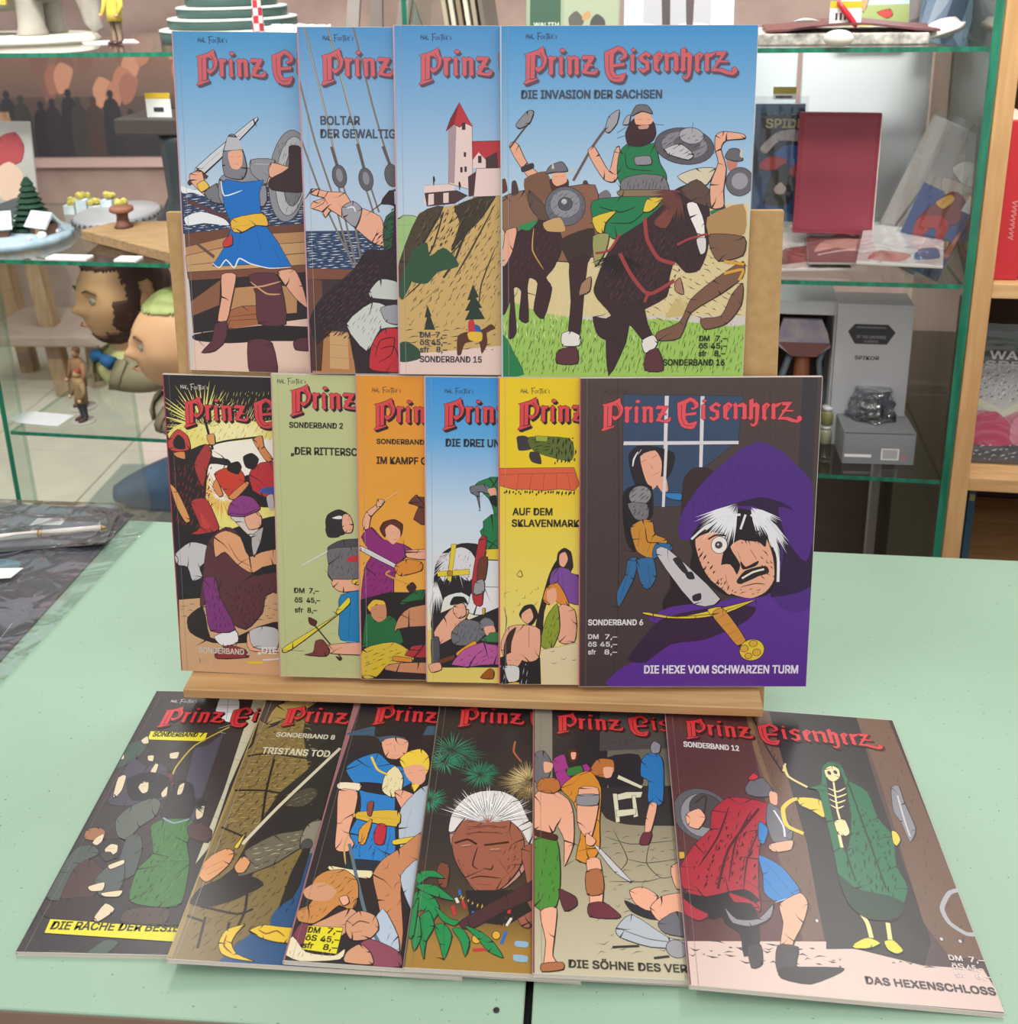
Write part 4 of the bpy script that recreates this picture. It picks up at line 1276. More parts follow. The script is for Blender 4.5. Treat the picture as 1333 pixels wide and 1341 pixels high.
ART[12]="""g 5c4440 4e3a3a 0 .5
g 4e3a3a 4a3638 .5 1
f 5a3434 -4,595 162,593 146,380 201,91 9,71 1,454
h 3a2426 .6 88 12.0 2,585 155,592 184,384 181,95 -1,76
f 252124 192,591 354,595 349,403 353,107 330,62 201,91 204,288 194,448
f 6b5040 149,592 194,592 198,477 207,272 199,94 169,88 157,252 152,471
f 80654a 149,592 158,593 161,492 174,357 167,357 152,481
h 3a2a24 .6 80 13.6 153,582 188,586 201,272 192,96 170,223
f 6b5040 354,595 412,596 425,208 423,84 372,84 351,139 358,439
f 3e2e2e 412,596 428,593 448,80 423,84
h 3a2a24 .6 70 16.0 358,585 407,591 417,95 369,109
f d4bcb2 -2,70 201,91 330,65 413,68 427,3 1,-2
f 252124 203,98 342,69 292,76 242,83 199,78
h 252124 1.4 -5 8.8 -2,66 137,84 218,68 212,38 99,38 2,51
h 2c2426 1 5 12.0 203,98 365,78 338,57 208,73
h 2c2426 1 10 10.4 -2,70 219,74 215,56 -3,45
l 2a2426 1.4 160,582 175,493 194,430
h 2a2426 1 80 2.8 157,582 163,585 199,430 193,425
so 85858c 373,415 387,421 387,381 390,324 373,295 369,338 363,362
l c0c0c4 1.4 379,398 376,339 376,307
l a8a8ac 3.4 431,209 406,199 386,169 389,143 408,126 425,127
eo c4c4c8 195 126 1.4 1.7 0
eo c4c4c8 369 113 1.4 1.7 0
eo c4c4c8 395 112 1.4 1.7 0
eo 5c5c62 47 318 24.0 29.1 0
eo 8c8c92 48 317 18.5 24.3 10
eo 4a4648 54 327 13.9 19.0 0
l 3a282c 1.4 37,342 57,361 46,302
so e8ab8e 20,315 42,330 52,311 38,285 21,291
so c8a838 -2,232 11,235 11,222 -2,219
so a82838 63,328 94,361 131,361 166,348 141,296 126,233 118,175 115,133 92,144 72,163 37,145 5,162 3,205 29,253 56,287
h 4a0f1c 1 70 8.0 37,269 117,342 137,312 95,172 12,177
h 2a0a12 1.6 65 10.4 61,272 140,337 120,189 28,165
l 4a0f1c 2 141,341 82,251 56,168
l 4a0f1c 1.2 92,340 67,272 31,208
l 4a0f1c 1.2 128,335 95,268 74,184
l 4a0f1c 1.2 143,313 108,231 95,172
so 241e22 5,155 38,152 95,172 115,154 91,138 45,113 8,122
so a82838 -1,148 19,130 40,119 23,107 2,118
so a82838 72,163 104,152 113,140 81,143
so 241e22 59,141 103,146 109,113 103,68 81,54 80,91 60,108
so 66666e 124,386 138,410 157,415 169,391 170,374 144,367 125,373
so c83440 132,409 143,424 151,414 140,406
s e8ab8e 164,382 176,379 172,353 162,356
so 6c6c74 158,356 177,341 189,302 182,277 154,270 149,313
l d8d8dc 1.6 165,340 175,308 174,284
so e8ab8e 148,266 185,278 180,258 157,250 146,254
so 2a7cc0 127,241 159,222 180,181 172,167 142,153 125,169 128,204
l 123a60 .9 136,227 163,180
l 123a60 .9 129,197 149,161
l e8ecf0 1 139,152 180,173
so 2a7cc0 137,312 150,297 139,265 131,272
so e8ab8e 145,150 179,174 188,155 175,120 156,86 147,67 135,78 145,117
so 3a3438 131,77 160,77 152,46 173,33 159,26 124,34
so 3a3438 88,70 107,75 105,44 89,36
s 1f1a1e 130,41 214,50 212,41 167,18 128,23
so 8a888e 63,135 78,116 110,120 136,149 127,122 98,105 71,109
l e0d088 2.4 199,449 202,422 230,400
l e0d088 1.6 202,454 195,434
l e0c84c 3.6 256,342 231,368 203,369 181,346 181,309 205,294
so e0c84c 210,374 244,374 258,350 245,332 227,347 210,357
so 1c6a44 264,451 281,469 299,462 304,424 330,401 334,342 349,304 339,242 345,199 314,142 286,139 265,191 243,188 246,261 247,324 247,391 230,398 254,410
h 0c3824 1.2 75 10.4 294,405 333,334 330,184 289,152 257,204
h 0c2c1e 1.6 80 9.6 285,396 349,304 328,197 286,139 268,205 264,294
l 0a3020 1.4 302,415 307,299 311,196
l 0a3020 1.4 268,310 266,249 268,205
so 241f24 271,448 292,457 295,397 283,312 264,263 259,326 263,393
so e4d8a0 267,447 282,458 293,450 291,430 277,417 267,427
e 241f24 274 439 1.6 2.4 0
e 241f24 285 442 1.6 2.4 0
l e4d8a0 1.6 277,417 270,351
l e4d8a0 1.2 265,402 279,395 295,406
l e4d8a0 1.2 262,389 276,382 294,392
l e4d8a0 1.2 262,376 274,369 289,377
l e4d8a0 1.2 261,363 271,356 283,363
l e4d8a0 1.8 270,351 270,327
so e4d8a0 260,326 278,332 281,304 270,295 260,302
l e4d8a0 2.4 262,298 261,271
so e0c84c 349,316 357,312 359,297 350,284 345,291
l e4d890 3.2 260,152 268,130 268,104
l e4d890 3.2 298,133 294,101
so e0d040 238,89 262,104 279,96 263,86 242,83
so e0d040 285,100 299,103 309,87 298,80 287,86
so 123824 243,217 265,191 313,182 332,170 314,142 270,137 248,161
t d8d2d2 48.4 5.8 14.2 238.1 SONDERBAND 12
t 332c30 86.9 4.9 121.9 13.8 DAS HEXENSCHLOSS
t d8ccc8 9.0 3.6 185.1 39.0 DM
t d8ccc8 9.8 3.6 199.2 39.0 7,–
t d8ccc8 8.2 3.6 185.2 32.4 öS
t d8ccc8 10.7 3.6 195.3 32.0 45,–
t d8ccc8 6.6 3.5 185.4 25.7 sfr
t d8ccc8 10.1 3.5 199.4 25.7 8,–"""
SIG = ['0,0 0,6', '4,0 3,6', '0,3 4,3', '5,0 7,6 9,0', '5,2 9,2', '10,6 10,0 14,0', '20,-2 20,7', '18,7 26,8', '20,3 24,3', '26,3 28,4 29,1 26,0 25,2', '33,4 30,3 32,1 30,0', '33,6 40,6', '36,6 35,-2', '40,4 38,4 38,0 41,0', '38,2 41,2', '43,0 43,5 46,4 43,2 46,0', '48,6 48,5', '52,4 50,3 52,1 50,0']
# ---------------------------------------------------------------- the setting
wall_m = mat('mottled_stone', 'a8938a', .8, .2, scale=3.2, col2='88746c', bump=.3)
floor_m = mat('tile_glaze', 'd6cabe', .35, .4, scale=9, col2='cbbfb4')
grout_m = mat('grout', '8d8078', .9, .1, noise=.1)
beech = mat('beech', 'c49c6c', .5, .3, scale=14, col2='b58b5d', stretch=(9, 9, .7))
beech_x = mat('beech_long', 'caa676', .5, .3, scale=14, col2='b98f60', stretch=(.7, 9, 9))
mdf = mat('fibreboard', 'be9c6c', .62, .2, scale=120, col2='b39262', bump=.1)
fl = box('floor', -4.5, 3.5, -2.5, 3.95, -.78, -.754, grout_m); tag(fl, kind='structure')
tile_me = None
for i in range(-7, 4):
    for j in range(5):
        x = -1.44+i*.46 if i > -100 else 0; y = 1.56+j*.475
        if tile_me is None:
            bm = bmesh.new(); bx(bm, -.2275, .2275, -.235, .235, -.006, .004); t = obj('tile', bm, floor_m, fl, bevel=.002, seg=1); tile_me = t.data
        else: t = link('tile', tile_me, None, fl)
        t.location = (x+.23, y+.2375, -.754)
wb = box('wall_back', -4.5, 3.5, 3.9, 4.0, -.754, 2.0, wall_m); tag(wb, kind='structure')
tr = box('trim_1', -4.5, 3.5, 3.87, 3.9, -.04, .0, mat('pale_pink_rail', 'b59c96', .6, .2)); tag(tr, kind='structure')
# mural on the wall behind the case
def picture(name, w, h, art, loc, rot, frame_col, parent=None, label=None, cat=None, border=6, thick=.006, group=None, pm=None):
    """art in units of half millimetres; board with a printed face. local: x right, y up, face +z"""
    r = empty(name); r.matrix_world = Matrix.Translation(loc) @ rot.to_matrix().to_4x4() if hasattr(rot, 'to_matrix') else Matrix.Translation(loc) @ rot
    if label: tag(r, label, cat, group)
    bm = bmesh.new(); bx(bm, 0, w/1000, 0, h/1000, -thick, 0); obj('board', bm, mat('board_'+frame_col, frame_col, .5, .3, noise=.06), r, bevel=min(.0008, thick/4), seg=1)
    ink = Ink(w, h); L = draw(ink, art)
    for t in L: put_text(ink, t[0], lin(t[1]), *t[2:])
    ink.mesh('picture', pm or print_mat('print_satin'), r); return r
def basis(ex, ey):
    ex = Vector(ex).normalized(); ey = (Vector(ey)-ex*Vector(ey).dot(ex)).normalized(); ez = ex.cross(ey)
    return Matrix(((ex.x, ey.x, ez.x, 0), (ex.y, ey.y, ez.y, 0), (ex.z, ey.z, ez.z, 0), (0, 0, 0, 1)))
mural = "g 8a6a5c 6a5850 0 .5\ng 5a4c48 46403e .5 1\n"
random.seed(3)
for i in range(26):
    x = random.uniform(0, 2600); y = random.uniform(420, 820)
    mural += "s %s %d,%d %d,%d %d,%d %d,%d %d,%d\n" % (random.choice(('a87660', 'b8866c', '96685a', '7a5a52')), x, y, x+60, y+90, x+150, y+40, x+90, y-100, x+20, y-130)
for i in range(24):
    x = i*112+random.uniform(-30, 30); y = random.uniform(280, 430); c = random.choice(('38363a', '40403e', '34343a', '4a3e3c'))
    mural += "s %s %d,0 %d,%d %d,%d %d,%d %d,%d %d,0\n" % (c, x-70, x-60, y-60, x-20, y, x+20, y, x+60, y-70, x+75)
    mural += "e %s %d %d 12 15 0\n" % (c, x, y+30)
picture('wall_print', 1300, 430, mural, (-2.62, 3.865, .0), basis((1, 0, 0), (0, 0, 1)), '4a4240', label='large brown printed mural of a dark crowd hanging on the far wall', cat='poster')

# ---------------------------------------------------------------- table
lam = mat('green_laminate', '9dbba4', .42, .35, scale=5, col2='97b59e')
nt = lam.node_tree; b = nt.nodes['Principled BSDF']
vo = nt.nodes.new('ShaderNodeTexNoise'); vo.inputs['Scale'].default_value = 330; vo.inputs['Detail'].default_value = 1
tc = [n for n in nt.nodes if n.type == 'TEX_COORD'][0]; nt.links.new(tc.outputs['Object'], vo.inputs[0])
rp = nt.nodes.new('ShaderNodeValToRGB'); rp.color_ramp.elements[0].position = .20; rp.color_ramp.elements[0].color = (.45, .48, .46, 1); rp.color_ramp.elements[1].position = .25; rp.color_ramp.elements[1].color = (1, 1, 1, 1)
nt.links.new(vo.outputs[0], rp.inputs[0])
mxn = nt.nodes.new('ShaderNodeMixRGB'); mxn.blend_type = 'MULTIPLY'; mxn.inputs[0].default_value = 1
src = b.inputs['Base Color'].links[0].from_socket
nt.links.new(src, mxn.inputs[1]); nt.links.new(rp.outputs[0], mxn.inputs[2]); nt.links.new(mxn.outputs[0], b.inputs['Base Color'])
edge_m = mat('brown_table_edge', '8e7768', .5, .3, noise=.1); metal_m = mat('black_metal', '242426', .4, .5)
def table(x0, x1, label):
    r = empty('display_table', ((x0+x1)/2, .87, -.75)); tag(r, label, 'table', 'green laminate tables pushed together')
    cx, cy = (x0+x1)/2, .87
    def Y(x, f): return (1.19-.05*(x-.05) if f else .543-.002*x)-cy
    for nm, z0, z1, mm in (('table_top', .747, .75, lam), ('top_edging', .722, .747, edge_m)):
        bm = bmesh.new(); P = [(x0-cx, Y(x0, 0)), (x1-cx, Y(x1, 0)), (x1-cx, Y(x1, 1)), (x0-cx, Y(x0, 1))]
        a = [bm.verts.new((x, y, z0)) for x, y in P]; c = [bm.verts.new((x, y, z1)) for x, y in P]
        bm.faces.new(a[::-1]); bm.faces.new(c)
        for i in range(4): bm.faces.new((a[i], a[(i+1) % 4], c[(i+1) % 4], c[i]))
        obj(nm, bm, mm, r, bevel=.0008, seg=1)
    for sx in (x0-cx+.05, x1-cx-.05):
        for sy in (-.27, .25):
            bm = bmesh.new(); bx(bm, sx-.018, sx+.018, sy-.018, sy+.018, .002, .722); obj('leg', bm, metal_m, r, bevel=.003)
    box('apron', x0-cx+.04, x1-cx-.04, -.28, -.265, .66, .721, metal_m, r)
    return r
table(-1.35, -.0468, 'pale green speckled laminate table left of the black seam')
table(-.0412, 1.30, 'pale green speckled laminate table right of the black seam')
tag(box('seam_shade', -.0462, -.0418, .55, 1.19, -.02, -.006, mat('gap_black', '101012', .6, .2)), 'narrow black strip standing for the shade in the gap between the green tables', 'strip')  # added black strip gives the open table gap its shade
for i, (x, y) in enumerate(((-.0655, .562), (-.0655, .549))):
    bm = bmesh.new(); lathe(bm, [(.0022, .0002), (.0022, .0006), (.0012, .0008)], x, y, 12)
    tag(obj('table_screw', bm, metal_m), 'tiny dark screw in the green table left of the seam, %s' % ('farther from the viewer' if i == 0 else 'nearest the table edge'), 'screw')

# ---------------------------------------------------------------- easel stand
BX = Vector((cos(-.018), sin(-.018)*sin(.10085), sin(-.018)*cos(.10085)))
Vv = Vector((0, sin(.10085), cos(.10085))); Nn = Vector((0, -cos(.10085), sin(.10085)))
stand = empty('display_stand', (-.11, .93, 0)); tag(stand, 'tan wooden display stand holding the ten upright comics on the table', 'display stand')
def to_stand(o): o.parent = stand; o.matrix_parent_inverse = Matrix.Translation((.11, -.93, 0)); return o
sm_ = Matrix.Translation((0, .87819+.0005, 0)) @ Matrix(((1, 0, 0, 0), (0, sin(.10085), cos(.10085), 0), (0, cos(.10085), -sin(.10085), 0), (0, 0, 0, 1)))
bm = bmesh.new(); vs = bx(bm, -.378, .158, .006, .4745, .0005, .0085)
for v in vs: v.co.z = v.co.z; v.co = sm_ @ v.co
to_stand(obj('back_board', bm, mdf, bevel=.0006, seg=1))
bm = bmesh.new(); vs = bx(bm, -.387, .153, .852, .884, .0195, .0295)
for v in vs:
    v.co.y += 0; v.co.z += .0 if v.co.x < 0 else -.001
to_stand(obj('ledge', bm, beech_x, bevel=.001, seg=1))
for x in (-.33, .10):
    bm = bmesh.new(); bx(bm, x-.012, x+.012, .886, 1.04, .0002, .0195); to_stand(obj('foot', bm, beech_x, bevel=.001, seg=1))
    bm = bmesh.new(); tube(bm, [(x, 1.03, .018), (x, .935, .36)], .008, 8); to_stand(obj('strut', bm, beech))

# ---------------------------------------------------------------- comics
BOOKS = {
 13: ('sky-blue comic with a soldier in a blue tunic, upper left end of the stand', 'c99aa4'),
 14: ('blue comic with ship ropes and a pointing arm, second in the upper row', 'c48f9c'),
 15: ('blue comic with a red-roofed castle on a cliff, third in the upper row', 'c9a0ac'),
 16: ('comic with charging horsemen on green grass, uncovered at the upper right of the stand', 'b4c6d4'),
 1: ('dark comic with forge workers and a kneeling man, lower left end of the stand', 'a43c50'),
 2: ('pale green comic with a small kneeling squire, second in the lower row', 'c89a94'),
 3: ('orange comic with a brawl of fighters, third in the lower row', 'd08a80'),
 4: ('light blue comic with a white horse rump, fourth in the lower row', 'd0a0a0'),
 5: ('yellow comic with a red tiled roof and captives, fifth in the lower row', 'c84a58'),
 6: ('brown comic with a purple hooded face and a dagger, lower right of the stand', '9c3040'),
 7: ('dark comic with a crowd around a green coat, leftmost flat on the table', '3a3436'),
 8: ('olive stone-wall comic with a drawn arrow, second from left flat on the table', 'a08a58'),
 9: ('comic with a couple in blue, third flat on the table', '9c6a70'),
 10: ('black comic with a white-haired old face and green leaves, fourth flat on the table', '5c5048'),
 11: ('comic with fighters in a grey stone courtyard, fifth flat on the table', '7c3038'),
 12: ('comic with a green-cloaked skeleton and red cape, rightmost flat on the table', '6c3a40')}
white_edge = mat('paper_edge', 'd9cfc4', .7, .2, scale=3, col2='cbbfb2', stretch=(1, 1, 900))
inside_m = mat('cover_card', 'd2cbc4', .6, .3, noise=.05)
ink_m = print_mat('cover_ink', .33, .5)
def title(ink, k, ax, ay):
    L = [pp(s, 10) for s in LOGO.strip().splitlines()]
    red, dark = ('d2616a', '5c4b5c') if k > 12 else ('d8454c', '2a1a1e')
    if k == 6: red, dark = 'e2535c', '8c1c2a'
    if k in (7, 8, 9, 10, 11, 12): red, dark = 'd03a3e', '3a1418'
    L = [[(x+ax, y+ay) for x, y in p] for p in L]
    if k != 6:
        ink.k += 1
        for s in (.5, 1.0, 1.5, 2.0):
            for p in L: ink.fill([(x+s*.8, y-s) for x, y in p], lin(dark), .2)
        for p in L: ink.line([(x+1.6, y-2.0) for x, y in p], .7, lin(dark), True, .2)
    ink.k += 1
    for p in L: ink.line(p, .9, lin(dark), True, .2)
    ink.k += 1
    for p in L: ink.fill(p, lin(red), .2)
    ink.k += 1
    for s in LOGO_LINES.strip().splitlines():
        ink.line(smooth_pts([(x+ax, y+ay) for x, y in pp(s, 10)], False, 3), .55, lin(dark), False, .2)
BW, BH, BT = .210, .297, .0036
def comic(k):
    O, ex, ey, n = [Vector(q) for q in FRAMES[k]]
    r = empty('comic_book'); r.matrix_world = Matrix(((ex.x, ey.x, n.x, O.x), (ex.y, ey.y, n.y, O.y), (ex.z, ey.z, n.z, O.z), (0, 0, 0, 1)))
    tag(r, BOOKS[k][0], 'comic book', 'comics of one series')
    box('page_block', .0008, BW-.0008, .0006, BH-.0006, -BT+.0004, -.0004, white_edge, r)
    # wrapped cover: front, spine, back in one folded sheet
    bm = bmesh.new(); a = .00035
    prof = [(BW, 0), (.0012, 0), (.0003, -.0004), (0, -.0012), (0, -BT+.0012), (.0003, -BT+.0004), (.0012, -BT), (BW, -BT)]
    inn = [(BW, -a), (.0013, -a), (.0007, -.0006), (.0004, -.0013), (.0004, -BT+.0013), (.0007, -BT+.0006), (.0013, -BT+a), (BW, -BT+a)]
    loop = prof+inn[::-1]
    r0 = [bm.verts.new((x, 0, z)) for x, z in loop]; r1 = [bm.verts.new((x, BH, z)) for x, z in loop]; m = len(loop)
    for i in range(m): bm.faces.new((r0[i], r0[(i+1) % m], r1[(i+1) % m], r1[i]))
    for i in range(7):
        j = m-1-i
        bm.faces.new((r0[i], r0[i+1], r0[j-1], r0[j])); bm.faces.new((r1[i], r1[j], r1[j-1], r1[i+1]))
    cov = obj('cover', bm, inside_m, r)
    sp = bmesh.new(); bx(sp, -.00008, .00002, .0005, BH-.0005, -BT+.0012, -.0010); obj('spine_print', sp, mat('spine_%d' % k, BOOKS[k][1], .4, .4, noise=.08, scale=60), r)
    ink = Ink(210, 297); L = draw(ink, ART[k]); 
    # crease along the spine and a soft edge band
    ink.line([(6.5, 0), (6.5, 297)], .25, lin('8a7a78' if k in (7, 9, 10, 12, 1, 6, 11) else 'a8a8aa'))
    ink.line([(.9, 0), (.9, 297)], 1.1, lin(BOOKS[k][1]))
    ink.mesh('picture', ink_m, r); z = ink.k*ink.step
    t = Ink(210, 297); (ax, ay), (sx, sy) = ANCHORS[k]; title(t, k, ax, ay); t.mesh('title', ink_m, r, z); z2 = z+t.k*t.step
    g = Ink(210, 297); sc = 'e8e2de' if k in (1, 7, 8, 9, 10) else '4c3e40' if k in (6, 11, 12) else '2c2c38'
    for s in SIG: g.line([(sx+x*.48, sy-3+y*.62) for x, y in pp(s, 1)], .42, lin(sc), False, .1)
    g.mesh('signature', ink_m, r, z2)
    for tx in L:
        g = Ink(210, 297); put_text(g, tx[0], lin(tx[1]), *tx[2:]); g.mesh('text_line', ink_m, r, z2)
    return r
for k in FRAMES: comic(k)

# ---------------------------------------------------------------- glass display case (case frame: u along the front, w into it)
case = empty('display_case', (-1.05, 1.74, -.75), -.0875); tag(case, 'glass display case with green-edged shelves standing behind the table', 'display case')
CA, SA = cos(-.0875), sin(-.0875)
def P(u, w, z=0): return Vector((-1.05+u*CA-w*SA, 1.74+u*SA+w*CA, z))
glass = clear_mat('clear_glass', 'f6faf8', .01, refl=1.0, closed=True)
pane_glass = clear_mat('pane_glass', 'eef5f1', .01, refl=.8, ior=1.45, closed=True)
rim_glass = clear_mat('glass_rim', 'cfe4da', .05, refl=.6, closed=True)
gedge = mat('green_glass_edge', '1c7a5e', .12, .6, scale=30, col2='0e5c46', stretch=(3, 3, .3))
ZA, ZB, ZC = .545, .204, -.115
def slab(name, u0, u1, w0, w1, z0, z1, flat_axis, m=None):
    """glass sheet: big faces clear, rim faces green"""
    bm = bmesh.new(); bx(bm, u0, u1, w0, w1, z0+.75, z1+.75); bmesh.ops.recalc_face_normals(bm, faces=bm.faces)
    for f in bm.faces: f.material_index = 0 if abs(f.normal[flat_axis]) > .9 else 1 if f.normal.y < -.5 else 2
    me = bpy.data.meshes.new(name); bm.to_mesh(me); bm.free()
    return link(name, me, [m or glass, gedge, rim_glass], case)
CD = .44
for z, u0 in ((ZA, -.273), (ZB, -.273), (ZC, .006), (-.55, .006)): slab('glass_shelf', u0, 1.593, 0, CD-.01, z-.007, z, 2)
slab('side_pane', -.285, -.275, -.002, CD, -.70, 1.0, 0, pane_glass)
slab('divider_pane', -.005, .005, -.002, CD, -.70, ZB-.008, 0, pane_glass)
slab('side_pane', 1.594, 1.606, -.002, CD, -.70, 1.0, 0, pane_glass)
slab('divider_pane', .760, .768, .02, CD-.01, ZA+.001, 1.0, 0, pane_glass)
b_ = bmesh.new(); bx(b_, -.285, 1.604, -.005, CD+.01, 0, .05); obj('plinth', b_, mat('grey_plinth', '8f8a84', .5, .3), case, bevel=.003)
lab_m = mat('label_white', 'e6e4e2', .4, .3, noise=.03)
for u0, u1 in ((.126, .20), (.25, .29)):
    b_ = bmesh.new(); bx(b_, u0, u1, .002, .028, ZB+.75, ZB+.7545); obj('shelf_label', b_, lab_m, case, bevel=.0005, seg=1)

def cthing(name, label, cat, u, w, z, rz=0, group=None):
    p = P(u, w, z); o = empty(name, p, -.0875+rz); tag(o, label, cat, group); return o

# elephant figure on a white base
e = cthing('elephant_figure', 'grey elephant figure with a maroon blanket on a white oval base, top shelf left', 'figurine', -.02, .22, ZA, 0)
stone = mat('elephant_grey', '9a958c', .55, .3, scale=20, col2='857f76', bump=.2)
b_ = bmesh.new(); loft(b_, [ell(0, 0, 0, .165, .105, 40), ell(0, 0, .006, .17, .11, 40), ell(0, 0, .014, .162, .102, 40)]); obj('base', b_, mat('cream_base', 'cbcabb', .4, .4, noise=.05), e, True)
b_ = bmesh.new(); rings = []
for i in range(11):
    t = i/10; x = -.11+.22*t; s = math.sin(pi*min(1, max(0, .08+.86*t)))**.45
    rings.append([(x, .058*s*cos(q), .105+.052*s*sin(q)) for q in [2*pi*j/18 for j in range(18)]])
loft(b_, rings); tube(b_, [(.10, 0, .125), (.135, 0, .125), (.155, 0, .10), (.165, 0, .065), (.168, 0, .035), (.178, 0, .022)], [.045, .04, .028, .02, .015, .011], 12)
obj('body', b_, stone, e, True)
for x, y in ((-.075, -.03), (-.075, .03), (.07, -.032), (.07, .032)):
    b_ = bmesh.new(); lathe(b_, [(.026, .013), (.027, .018), (.023, .03), (.022, .07), (.028, .10)], x, y, 14); obj('leg', b_, stone, e, True)
for s in (-1, 1):
    b_ = bmesh.new(); loft(b_, [[(.11+.03*cos(q)*k, s*(.045+.012*k), .115+.045*sin(q)*k) for q in [2*pi*j/14 for j in range(14)]] for k in (1.0, .96)]); obj('ear', b_, stone, e, True)
bl = bmesh.new(); g2 = []
for i in range(13):
    q = pi*(-.18)+pi*1.36*i/12
    yy, zz = .066*cos(q), .108+.060*sin(q)
    if zz < .095: yy = math.copysign(.068, yy)
    g2.append((yy, zz))
lo = g2+[(y*.93, z-.003) for y, z in g2[::-1]]
loft(bl, [[(x, y, z) for y, z in lo] for x in (-.065, .0, .05)]); blk = obj('blanket', bl, mat('maroon_cloth', '7c2f4a', .7, .2, scale=60, col2='6a2440'), e, True)
for s in (-1, 1):
    z0 = min(q[1] for q in g2); tr_ = bmesh.new(); bx(tr_, -.066, .051, s*.0675-.002, s*.0675+.002, z0-.008, z0+.002); obj('fringe', tr_, mat('gold_trim', 'c9b45a', .6, .3, scale=200, col2='a08c3a'), blk)
# small striped-trouser fragment at the frame edge: an orange robed figure
def figure(name, label, u, w, z, h, robe, skin, hair, legs=None, rz=0, arm=None, base=None, group=None):
    r = cthing(name, label, 'figurine', u, w, z, rz, group); s = h/.1; F = lambda q: [(a*s, c*s) for a, c in q]
    z0 = 0
    if base:
        b = bmesh.new(); lathe(b, F([(.022, 0), (.022, .002), (.020, .003)]), n=20); obj('base', b, mat('fig_base_'+base, base, .5), r); z0 = .003*s
    for sx in (-.0065*s, .0065*s):
        b = bmesh.new(); tube(b, [(sx, -.004*s, z0+.003*s), (sx*1.05, .002*s, z0+.006*s), (sx, .001*s, z0+.025*s), (sx*.8, 0, z0+.05*s)], [.004*s, .0042*s, .0052*s, .0072*s], 10)
        obj('leg', b, mat('fig_'+(legs or robe), legs or robe, .6), r, True)
        b = bmesh.new(); loft(b, [ell(sx, -.005*s, z0+q, .0048*s*k, .009*s*k, 12) for q, k in ((0, 1), (.004*s, .95), (.006*s, .5))]); obj('shoe', b, mat('fig_shoe', '4a302a', .4), r, True)
    b = bmesh.new(); loft(b, [ell(0, 0, z0+q*s, a*s, c*s, 16) for q, a, c in ((.036, .0150, .011), (.05, .0135, .010), (.062, .0125, .009), (.074, .0165, .010), (.081, .0120, .008), (.084, .005, .005))])
    obj('coat', b, mat('fig_'+robe, robe, .65, .2, scale=80, bump=.2), r, True)
    for sx in (-1, 1):
        pts = [(sx*.0155*s, 0, z0+.077*s), (sx*.020*s, -.001*s, z0+.06*s), (sx*.019*s, -.008*s, z0+.047*s)]
        if arm and sx == arm: pts = [(sx*.0155*s, 0, z0+.077*s), (sx*.022*s, -.004*s, z0+.064*s), (sx*.034*s, -.012*s, z0+.062*s)]
        b = bmesh.new(); tube(b, pts, [.0048*s, .0042*s, .0034*s], 10); a_ = obj('arm', b, mat('fig_'+robe, robe), r, True)
        b = bmesh.new(); p = Vector(pts[-1]); bmesh.ops.create_icosphere(b, subdivisions=2, radius=.0038*s, matrix=Matrix.Translation(p+Vector((0, -.003*s, -.002*s)))); obj('hand', b, mat('fig_skin_'+skin, skin, .5), a_, True)
    b = bmesh.new(); bmesh.ops.create_icosphere(b, subdivisions=3, radius=1, matrix=Matrix.Translation((0, 0, z0+.0925*s)) @ Matrix.Diagonal((.0062*s, .0068*s, .0085*s, 1)))
    bmesh.ops.create_icosphere(b, subdivisions=1, radius=.0015*s, matrix=Matrix.Translation((0, -.0068*s, z0+.0915*s))); hd = obj('head', b, mat('fig_skin_'+skin, skin, .5), r, True)
    b = bmesh.new(); bmesh.ops.create_icosphere(b, subdivisions=3, radius=1, matrix=Matrix.Translation((0, .0012*s, z0+.0955*s)) @ Matrix.Diagonal((.0068*s, .0068*s, .0075*s, 1))); obj('hair', b, mat('fig_hair_'+hair, hair, .7), hd, True)
    return r
figure('figurine', 'orange robed figurine at the left end of the top shelf', .018, .05, ZA+.0005, .10, 'd0703c', 'c89878', '4a3428', rz=.6)
figure('figurine', 'brown figurine in a yellow jacket on the top shelf beside the elephant', .222, .16, ZA+.0005, .105, 'c2ac4c', 'a8805c', '5a4638', legs='6e5c4c', rz=-.4)
b_ = bmesh.new(); bx(b_, -.042, .046, -.035, .045, 0, .0008); tag(obj('price_card', b_, lab_m), 'blank white card lying on the top shelf beside the stepped base', 'card'); bpy.data.objects['price_card'].location = P(.19, .19, ZA+.0005); bpy.data.objects['price_card'].rotation_euler = (0, 0, .5)
